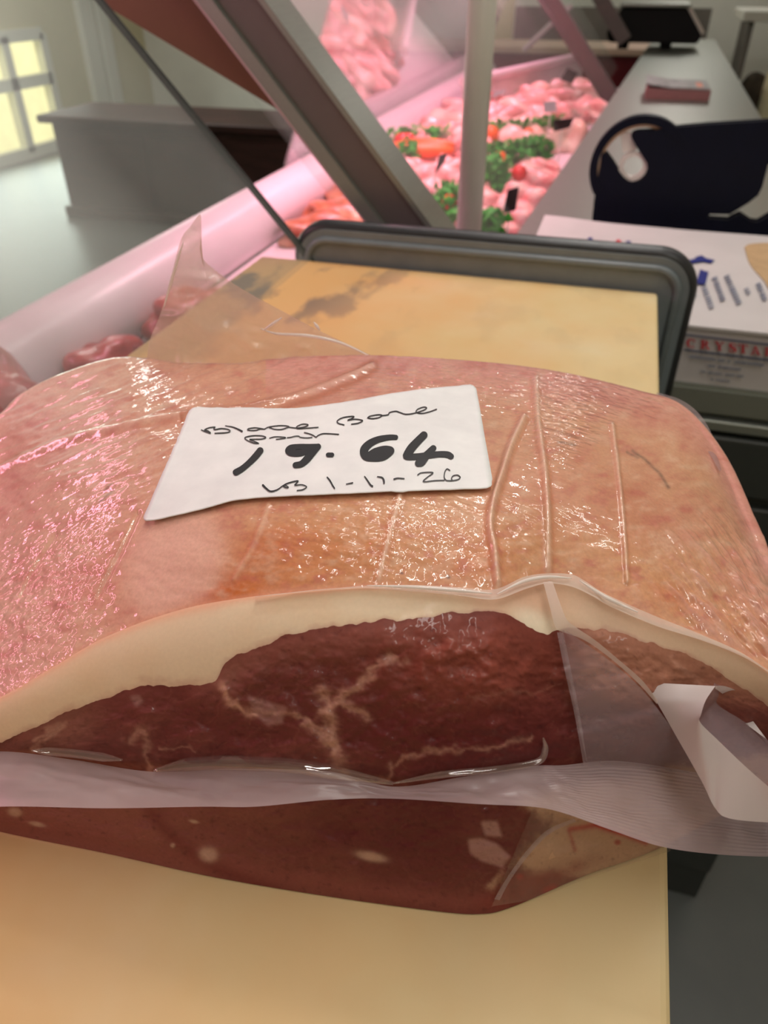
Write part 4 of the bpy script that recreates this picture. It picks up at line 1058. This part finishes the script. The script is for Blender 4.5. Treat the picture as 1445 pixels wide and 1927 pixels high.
def lay(u, v_, off):
    """point on the pork under photo pixel u, v, lifted by off along the surface normal"""
    d = Vector(ray(u, v_)).normalized(); hit, nrm_, i_, t_ = TREE.ray_cast(Vector(EYE), d)
    if hit is None: return None
    if nrm_.dot(d) > 0: nrm_ = -nrm_
    return hit, nrm_


def lay_grid(U, V_, off, smooth=0):
    P = np.zeros(U.shape + (3,)); N = np.zeros_like(P)
    for i in np.ndindex(U.shape):
        r_ = lay(float(U[i]), float(V_[i]), off); P[i] = r_[0]; N[i] = r_[1]
    for _ in range(smooth):
        Z = P[..., 2]; Zp = np.pad(Z, 1, mode='edge'); P[..., 2] = (Zp[:-2, 1:-1] + Zp[2:, 1:-1] + Zp[1:-1, :-2] + Zp[1:-1, 2:] + Z) / 5
    off_ = off if np.isscalar(off) else off[..., None]
    return P + N * 0.25 * off_ + np.array([0, 0, 0.75]) * off_


# ---- the price label
top = smoothpoly([(362, 771), (450, 773), (540, 776), (640, 766), (740, 748), (820, 738), (894, 731)], 90)
bot = smoothpoly([(270, 993), (389, 964), (449, 949), (539, 942), (640, 938), (738, 933), (928, 927)], 90)
nl, ml = 64, 90; g = np.linspace(0, 1, nl)[:, None]
lc = smoothpoly([(347, 782), (325, 820), (295, 899), (270, 993)], nl); rc_ = smoothpoly([(894, 731), (908, 790), (916, 850), (928, 927)], nl)
LX = top[None, :, 0] * (1 - g[..., None])[..., 0] + bot[None, :, 0] * g; LY = top[None, :, 1] * (1 - g) + bot[None, :, 1] * g
# round the four corners by pulling the corner vertices in
for (i0, j0) in ((0, 0), (0, ml - 1), (nl - 1, 0), (nl - 1, ml - 1)):
    cxp, cyp = LX[i0, j0], LY[i0, j0]; rr = 12.0; ex = (np.array([LX[i0, ml // 2], LY[i0, ml // 2]]) - (cxp, cyp)); ex /= np.linalg.norm(ex); ey = np.array([LX[nl // 2, j0], LY[nl // 2, j0]]) - (cxp, cyp); ey /= np.linalg.norm(ey)
    dx_ = LX - cxp; dy_ = LY - cyp; det = ex[0] * ey[1] - ex[1] * ey[0]
    a_ = (dx_ * ey[1] - dy_ * ey[0]) / det; b_ = (-dx_ * ex[1] + dy_ * ex[0]) / det
    m_ = (a_ < rr) & (b_ < rr); ra = rr - a_; rb = rr - b_; dd_ = np.sqrt(ra ** 2 + rb ** 2); mx_ = np.maximum(ra, rb); k2 = np.where(m_ & (mx_ > 0), mx_ / np.maximum(dd_, 1e-6), 1)
    na = rr - ra * k2; nb_ = rr - rb * k2
    LX = np.where(m_, cxp + na * ex[0] + nb_ * ey[0], LX); LY = np.where(m_, cyp + na * ex[1] + nb_ * ey[1], LY)
LP = lay_grid(LX, LY, 0.0016, smooth=14)
lab = gridmesh('price_label', LP, M['label'], pk); lab['label'] = 'white paper price label with handwriting'
sd = lab.modifiers.new('thick', 'SOLIDIFY'); sd.thickness = 0.0003; sd.offset = 1
TREE_L = BVHTree.FromPolygons([Vector(p_) for p_ in LP.reshape(-1, 3)], [tuple(p_.vertices) for p_ in lab.data.polygons])


def ink(name, strokes, parent=lab):
    """pen strokes: list of (pixel polyline, half widths); flat ribbons lying on the label"""
    bm = bmesh.new()

    def pt(u, v_):
        d = Vector(ray(u, v_)).normalized(); h, n_, _, _ = TREE_L.ray_cast(Vector(EYE), d)
        if h is None: return None
        return h + Vector((0, 0, 0.00028))
    for pl, wd in strokes:
        P_ = smoothpoly(pl, max(12, 6 * len(pl))) if len(pl) > 1 else np.array([pl[0], (pl[0][0] + .5, pl[0][1])]); n = len(P_)
        W = np.interp(np.linspace(0, 1, n), np.linspace(0, 1, len(wd)), wd) if hasattr(wd, '__len__') else np.full(n, wd)
        tg = np.gradient(P_, axis=0); tg /= np.linalg.norm(tg, axis=1, keepdims=True) + 1e-9; nn = np.stack([-tg[:, 1], tg[:, 0]], 1)
        A_ = [pt(*(p_ + m_ * w_)) for p_, m_, w_ in zip(P_, nn, W)]; B_ = [pt(*(p_ - m_ * w_)) for p_, m_, w_ in zip(P_, nn, W)]
        va = [bm.verts.new(q) if q else None for q in A_]; vb = [bm.verts.new(q) if q else None for q in B_]
        for k in range(n - 1):
            if all((va[k], vb[k], va[k + 1], vb[k + 1])): bm.faces.new((va[k], vb[k], vb[k + 1], va[k + 1]))
        for c_, w_, t_ in ((P_[0], W[0], -tg[0]), (P_[-1], W[-1], tg[-1])):      # round ends
            b0_ = math.atan2(t_[1], t_[0]); ring = [pt(c_[0] + w_ * math.cos(b0_ + a), c_[1] + w_ * math.sin(b0_ + a)) for a in np.linspace(-math.pi / 2, math.pi / 2, 9)]
            if all(ring): bm.faces.new([bm.verts.new(q) for q in ring])
    me = bpy.data.meshes.new(name); bm.to_mesh(me); bm.free(); return link(name, me, M['ink'], parent)


wa = lambda pts: [(360 + x * 300 / 1445., 740 + y * 300 / 1445.) for x, y in pts]
wb = lambda pts: [(620 + x * 300 / 1445., 740 + y * 300 / 1445.) for x, y in pts]
th = 1.0
ink('name_writing', [(wa([(92, 338), (120, 350), (175, 368), (150, 345), (120, 338), (160, 318), (215, 312), (205, 325), (215, 335), (270, 325), (330, 332), (352, 348), (320, 362), (215, 368)]), th),
                     (wa([(310, 300), (370, 310), (410, 325), (460, 350)]), [0.7, 1.6]),
                     (wa([(650, 328), (580, 318), (520, 326), (515, 340), (580, 342), (630, 328), (660, 330), (690, 315)]), 0.9),
                     (wa([(690, 315), (720, 308), (800, 298), (870, 302), (880, 312), (820, 332), (760, 332), (710, 318)]), 0.9),
                     (wa([(880, 312), (960, 320), (1040, 305), (1058, 290), (1010, 285), (960, 305), (960, 325), (1040, 322), (1150, 314)]), 0.9),
                     (wb([(132, 292), (85, 280), (68, 260), (100, 235), (150, 220), (218, 215), (210, 230), (165, 250), (230, 240), (300, 252), (265, 275), (200, 286)]), th),
                     (wb([(345, 228), (370, 212), (440, 200), (475, 205), (450, 225), (390, 235), (350, 230)]), th),
                     (wb([(475, 208), (530, 200), (545, 180), (600, 168), (640, 180), (690, 195), (760, 188), (850, 160), (880, 140), (855, 130), (800, 150), (785, 175), (830, 188), (900, 175), (970, 150)]), th)])
ink('cut_writing', [(wa([(610, 460), (560, 455), (500, 428), (490, 405), (560, 390), (640, 392), (676, 406), (640, 420), (560, 422), (530, 425), (580, 445), (608, 458)]), 0.95),
                    (wa([(710, 412), (760, 400), (830, 402), (855, 410), (800, 420), (770, 424)]), 0.85), (wa([(870, 408), (900, 405), (940, 395), (975, 395), (990, 405), (1050, 410), (1095, 405)]), 0.85),
                    (wa([(1025, 362), (1060, 370), (1100, 385), (1130, 402), (1150, 388), (1190, 372), (1250, 372), (1335, 378)]), 0.95)])
ink('price_writing', [(wa([(625, 525), (580, 580), (520, 640), (460, 690), (405, 722)]), [6.2, 6.2, 5.5, 5.6, 6.0]),
                      (wa([(1150, 490), (1080, 490), (980, 490), (905, 500), (880, 530), (920, 548), (1000, 545), (1080, 515), (1120, 490)]), [5.5, 5, 5.2, 6, 6.4, 6.2, 5, 5]),
                      (wa([(1150, 488), (1100, 540), (1050, 600), (1000, 645), (945, 658)]), [5.4, 7, 7, 6, 5.6]),
                      (wa([(1240, 564), (1275, 564)]), [4.2, 4.2]),
                      (wb([(600, 405), (540, 405), (440, 425), (360, 465), (315, 520), (330, 575), (400, 590), (480, 585), (540, 550), (560, 520), (500, 515), (420, 540), (370, 565)]), [4.6, 5, 6, 7, 8, 8, 7, 6.5, 6, 5.5, 7, 8, 7]),
                      (wb([(855, 385), (800, 440), (745, 500), (710, 555), (700, 580), (790, 580), (900, 568), (1000, 558), (1070, 562), (1100, 578)]), [7, 7.4, 8, 8, 6, 6, 6, 5.6, 6, 5.6]),
                      (wb([(940, 505), (900, 545), (860, 590), (830, 630), (805, 640)]), [6, 6.4, 8, 8, 6.6])])
ink('date_writing', [(wa([(650, 840), (680, 870), (720, 895), (780, 880), (840, 840), (880, 858), (860, 862), (835, 845), (880, 820), (965, 800), (950, 825), (940, 840), (1000, 835), (1045, 855), (1010, 880), (960, 888)]), [2.0, 1.6, 1.0, 0.9, 1.2, 1.2, 1.2, 1.0, 1.0, 1.0]),
                     (wa([(1232, 768), (1255, 795), (1280, 840), (1298, 868)]), [1.2, 1.4, 1.2]), (wa([(1405, 830), (1462, 818)]), [0.9, 1.2]),
                     (wb([(318, 760), (340, 790), (370, 835), (388, 848)]), [1.0, 1.4, 1.7]), (wb([(435, 762), (475, 770), (492, 795), (494, 820)]), [1.0, 1.6, 1.6]), (wb([(585, 785), (620, 776), (676, 780)]), [1.5, 1.0]),
                     (wb([(800, 745), (830, 728), (900, 722), (938, 728), (890, 765), (850, 800), (870, 808), (950, 798), (1040, 795)]), 1.0),
                     (wb([(1090, 705), (1065, 692), (1045, 720), (1040, 770), (1060, 795), (1110, 798), (1165, 788), (1184, 768), (1160, 748), (1120, 755), (1105, 780), (1110, 790)]), 1.0)])


# ---- loose film of the bag
def strip(name, up, lo, zup, zlo, mat, n=120, m=14, thick=None, wav=0.0, sag=0.0):
    U_ = smoothpoly(up, n); L_ = smoothpoly(lo, n); t_ = np.linspace(0, 1, m)[:, None, None]
    zu = np.array([zup(*p_) if callable(zup) else zup for p_ in U_]); zl = np.array([zlo(*p_) if callable(zlo) else zlo for p_ in L_])
    A_ = onz(U_[:, 0], U_[:, 1], zu); B_ = onz(L_[:, 0], L_[:, 1], zl)
    P = A_[None] * (1 - t_) + B_[None] * t_
    if wav: 
        ii, jj = np.meshgrid(np.arange(n), np.arange(m)); P[..., 2] += wav * (fbm(ii / 9.0, jj / 5.0, 3) - 0.5) * np.sin(np.pi * np.linspace(0, 1, m))[:, None]
    P[..., 2] += sag * np.sin(np.pi * np.linspace(0, 1, m))[:, None]
    return gridmesh(name, P, mat, pk, None, {'Rib': np.repeat(t_[:, 0, :], n, 1) if True else None})


def surf_z(u, v_, off=0.002, fallback=0.04):
    r_ = lay(u, v_, 0)
    if r_ is None: return fallback
    return (r_[0] - Vector(ray(u, v_)).normalized() * off).z


seam_up = [(-140, 1428), (0, 1414), (140, 1430), (285, 1452), (440, 1447), (620, 1452), (740, 1480), (870, 1462), (1000, 1442), (1060, 1440), (1160, 1432), (1300, 1452), (1445, 1482), (1560, 1500)]
seam_lo = [(-140, 1532), (0, 1518), (200, 1521), (380, 1518), (480, 1518), (620, 1505), (740, 1503), (900, 1513), (1000, 1518), (1060, 1530), (1150, 1562), (1240, 1592), (1330, 1606), (1445, 1612), (1560, 1608)]
UPQ = smoothpoly(seam_up, 200); UPZ = np.array([surf_z(*p_) for p_ in UPQ]); UPZ = np.convolve(np.pad(UPZ, 8, mode='edge'), np.ones(17) / 17, 'valid')
zs = lambda u, v_: float(np.interp(u, UPQ[:, 0], UPZ))
o = strip('seal_flap', seam_up, seam_lo, zs, lambda u, v_: zs(u, v_) + 0.002 + 0.003 * math.sin(u / 130.), M['sealfilm'], 200, 18, wav=0.004)
o['label'] = 'cloudy ribbed seal flap across the front'
# tight bright edge where the film leaves the ridge of the skin
eu = [(480, 1123), (580, 1111), (640, 1106), (690, 1102), (780, 1101), (860, 1105), (930, 1109), (985, 1086), (1030, 1079), (1075, 1081), (1100, 1093), (1140, 1118), (1230, 1158), (1320, 1194), (1400, 1231), (1470, 1280)]
el = [(480, 1124), (580, 1113), (640, 1109), (690, 1107), (780, 1113), (860, 1120), (930, 1128), (990, 1108), (1030, 1098), (1075, 1104), (1115, 1122), (1150, 1142), (1235, 1178), (1320, 1205), (1400, 1237), (1470, 1281)]
strip('film_edge', eu, el, lambda u, v_: surf_z(u, v_, 0.0015), lambda u, v_: surf_z(u, v_, 0.0035), M['edgefilm'], 140, 8, wav=0.001)
for ptsE in ([(690, 1102), (780, 1105), (860, 1111), (925, 1117)], [(935, 1118), (985, 1094), (1030, 1086), (1075, 1088)], [(1090, 1092), (1140, 1124), (1200, 1152)]):
    q_ = smoothpoly(ptsE, 50); P_ = [tuple(onz(np.array(a), np.array(b), surf_z(a, b, 0.005))) for a, b in q_]
    bm = bmesh.new(); tube(bm, P_, [0.00045 * math.sin(math.pi * (k + 1) / 52) + 0.0001 for k in range(50)], 6); bmobj('crease_highlight', bm, M['crisp'], pk, True)  # bright lines on the film edge, highlight put into the white colour
strip('bag_corner', [(1000, 1528), (1080, 1543), (1160, 1568), (1262, 1597)], [(925, 1706), (1010, 1690), (1100, 1655), (1262, 1601)], lambda u, v_: surf_z(u, v_, 0.002, 0.003), lambda u, v_: surf_z(u, v_, 0.002, 0.001), film('wrinkled_bag_corner', (214, 190, 170), 0.16, 0.08, var=0.3, scale=70, bump=1.0), 60, 24)
strip('film_strand', [(930, 1692), (955, 1650), (990, 1602), (1030, 1562), (1080, 1540)], [(940, 1694), (963, 1652), (998, 1606), (1036, 1568), (1084, 1546)], lambda u, v_: surf_z(u, v_, 0.003), lambda u, v_: surf_z(u, v_, 0.003), M['film'], 50, 4)
sv = lambda k: (lambda u, v_: surf_z(u, v_, k))
# corner fold: a strand from the ridge and the slack triangle behind it
sv = lambda k: (lambda u, v_: surf_z(u, v_, k))
strip('film_strand', [(1022, 1095), (1034, 1140), (1045, 1180), (1056, 1188), (1100, 1205), (1150, 1240), (1200, 1285), (1236, 1325)], [(1040, 1095), (1052, 1130), (1066, 1165), (1080, 1178), (1120, 1205), (1160, 1238), (1206, 1278), (1238, 1318)], sv(0.006), sv(0.008), M['edgefilm'], 80, 6)
strip('corner_film', [(1052, 1186), (1066, 1250), (1082, 1330), (1096, 1400), (1106, 1442)], [(1068, 1188), (1150, 1246), (1210, 1300), (1268, 1375), (1330, 1458)], sv(0.004), sv(0.010), M['film'], 70, 20, wav=0.002)
strip('film_strand', [(1048, 1190), (1062, 1260), (1080, 1340), (1098, 1440)], [(1060, 1190), (1074, 1260), (1090, 1340), (1106, 1440)], sv(0.005), sv(0.005), M['film'], 60, 4)
# glassy roll of film above the seal
def roll(name, pts, r, off, mat):
    P_ = [tuple(onz(np.array(u), np.array(v_), surf_z(u, v_, off))) for u, v_ in smoothpoly(pts, 60)]
    P_ = np.array(P_); zz = np.convolve(np.pad(P_[:, 2], 10, mode='edge'), np.ones(21) / 21, 'valid'); q_ = smoothpoly(pts, 60); P_ = [tuple(x) for x in onz(q_[:, 0], q_[:, 1], zz + 0.0008)]
    n_ = len(P_); bm = bmesh.new(); tube(bm, P_, [r * min(1, 0.25 + 4 * min(k, n_ - 1 - k) / n_) for k in range(n_)], 10); return bmobj(name, bm, mat, pk, True)


roll('film_roll', [(290, 1450), (360, 1438), (440, 1436), (540, 1440), (620, 1452), (740, 1474)], 0.0020, 0.002, M['clear'])
roll('film_roll', [(740, 1474), (830, 1458), (930, 1448), (1010, 1434), (1026, 1410), (1022, 1388)], 0.0009, 0.002, M['clear'])
roll('film_roll', [(60, 1412), (140, 1418), (230, 1430)], 0.0012, 0.002, M['clear'])
# milky folded tab at the right
def sheet(name, up, lo, zu, zl, mat, n=40, m=16, curl=None):
    U_ = smoothpoly(up, n); L_ = smoothpoly(lo, n); A_ = onz(U_[:, 0], U_[:, 1], np.interp(np.linspace(0, 1, n), np.linspace(0, 1, len(zu)), zu)); B_ = onz(L_[:, 0], L_[:, 1], np.interp(np.linspace(0, 1, n), np.linspace(0, 1, len(zl)), zl))
    t_ = np.linspace(0, 1, m)[:, None, None]; P = A_[None] * (1 - t_) + B_[None] * t_
    if curl is not None: P += np.array(curl)[None, None] * np.sin(np.pi * t_)
    return gridmesh(name, P, mat, pk)


tab = sheet('film_tab', [(1215, 1284), (1235, 1320), (1268, 1378), (1320, 1470), (1345, 1520), (1372, 1540), (1450, 1548), (1560, 1552)], [(1346, 1291), (1328, 1318), (1319, 1345), (1318, 1360), (1350, 1392), (1400, 1440), (1450, 1484), (1560, 1580)],
            [0.062, 0.060, 0.056, 0.050, 0.046, 0.045, 0.044, 0.044], [0.066, 0.067, 0.066, 0.064, 0.060, 0.056, 0.053, 0.050], M['milkfilm'], 60, 16)
tab['label'] = 'milky white folded tab of bag film'
sheet('film_tab', [(1346, 1291), (1328, 1318), (1319, 1345), (1318, 1360), (1350, 1392), (1400, 1440), (1450, 1484), (1560, 1580)], [(1352, 1291), (1368, 1292), (1380, 1296), (1372, 1316), (1395, 1326), (1408, 1345), (1448, 1398), (1560, 1520)],
      [0.066, 0.067, 0.066, 0.064, 0.060, 0.056, 0.053, 0.050], [0.064, 0.058, 0.052, 0.050, 0.046, 0.044, 0.042, 0.040], M['film'], 60, 16, (0, 0.003, -0.002))
sheet('film_tab', [(1346, 1291), (1362, 1291), (1380, 1297), (1392, 1306), (1398, 1316), (1390, 1318)], [(1346, 1296), (1352, 1300), (1360, 1306), (1368, 1311), (1373, 1316), (1380, 1318)], [0.066, 0.062, 0.058, 0.055, 0.053, 0.052], [0.066, 0.061, 0.056, 0.053, 0.051, 0.051], M['milkfilm'], 30, 8)
sheet('film_tab', [(1372, 1316), (1395, 1326), (1408, 1345), (1448, 1398), (1500, 1465)], [(1374, 1318), (1380, 1340), (1398, 1358), (1448, 1396), (1500, 1440)], [0.051, 0.048, 0.046, 0.044, 0.043], [0.051, 0.048, 0.045, 0.044, 0.043], M['milkfilm'], 30, 8)
# tail of the bag standing up behind the joint
bl = onz(np.array(272.), np.array(690.), 0.074); br_ = onz(np.array(705.), np.array(676.), 0.085)
PL = np.cross(br_ - bl, [0, 0, 1.0]); PL /= np.linalg.norm(PL); PL = PL if PL[1] > 0 else -PL
PO = bl + PL * 0.004
Ub = smoothpoly([(276, 682), (282, 640), (302, 590), (322, 520), (340, 452), (358, 426), (377, 404), (378, 440), (379, 482), (420, 520), (470, 552), (540, 590), (600, 622), (660, 650), (704, 672)], 160)
Lb = smoothpoly([(276, 700), (320, 704), (400, 706), (560, 694), (704, 690)], 160)
t_ = np.linspace(0, 1, 40)[:, None, None]; Q = Ub[None] * (1 - t_) + Lb[None] * t_
dr_ = ray(Q[..., 0], Q[..., 1]); s_ = ((PO - EYE) @ PL) / (dr_ @ PL)
wv_ = 1 + 0.05 * (fbm(Q[..., 0] / 90, Q[..., 1] / 60, 3) - 0.5) + 0.02 * np.clip((690 - Q[..., 1]) / 250, 0, 1)
P = EYE + dr_ * (s_ * wv_)[..., None]
o = gridmesh('bag_tail', P, film('bag_tail_film', (234, 208, 196), 0.58, 0.2, var=0.3, scale=40, bump=0.5), pk); o['label'] = 'loose peaked tail of clear bag film standing up at the back'
# crisp creases on the tail, their highlights put into the white colour
for nm_, pl in (('crease_highlight', [(490, 618), (520, 628), (580, 632), (640, 645), (700, 672)]), ('crease_highlight', [(495, 622), (530, 598)]), ('crease_highlight', [(590, 606), (602, 622)]), ('crease_highlight', [(345, 455), (325, 520), (308, 580)])):
    q_ = smoothpoly(pl, 30); d_ = ray(q_[:, 0], q_[:, 1]); s2 = ((PO - EYE) @ PL) / (d_ @ PL); pp = EYE + d_ * (s2 * 0.99)[:, None]
    bm = bmesh.new(); tube(bm, [tuple(x) for x in pp], [0.0006 * math.sin(math.pi * (k + 1) / 32) + 0.0001 for k in range(30)], 6); bmobj(nm_, bm, M['crisp'], pk, True)
# sliver of slack film at the right shoulder
sheet('film_edge', [(1236, 738), (1280, 752), (1312, 775), (1336, 810), (1350, 850), (1358, 882)], [(1232, 748), (1270, 766), (1300, 798), (1322, 835), (1340, 862), (1354, 888)], [0.066] * 6, [0.070] * 6, M['film'], 40, 6)
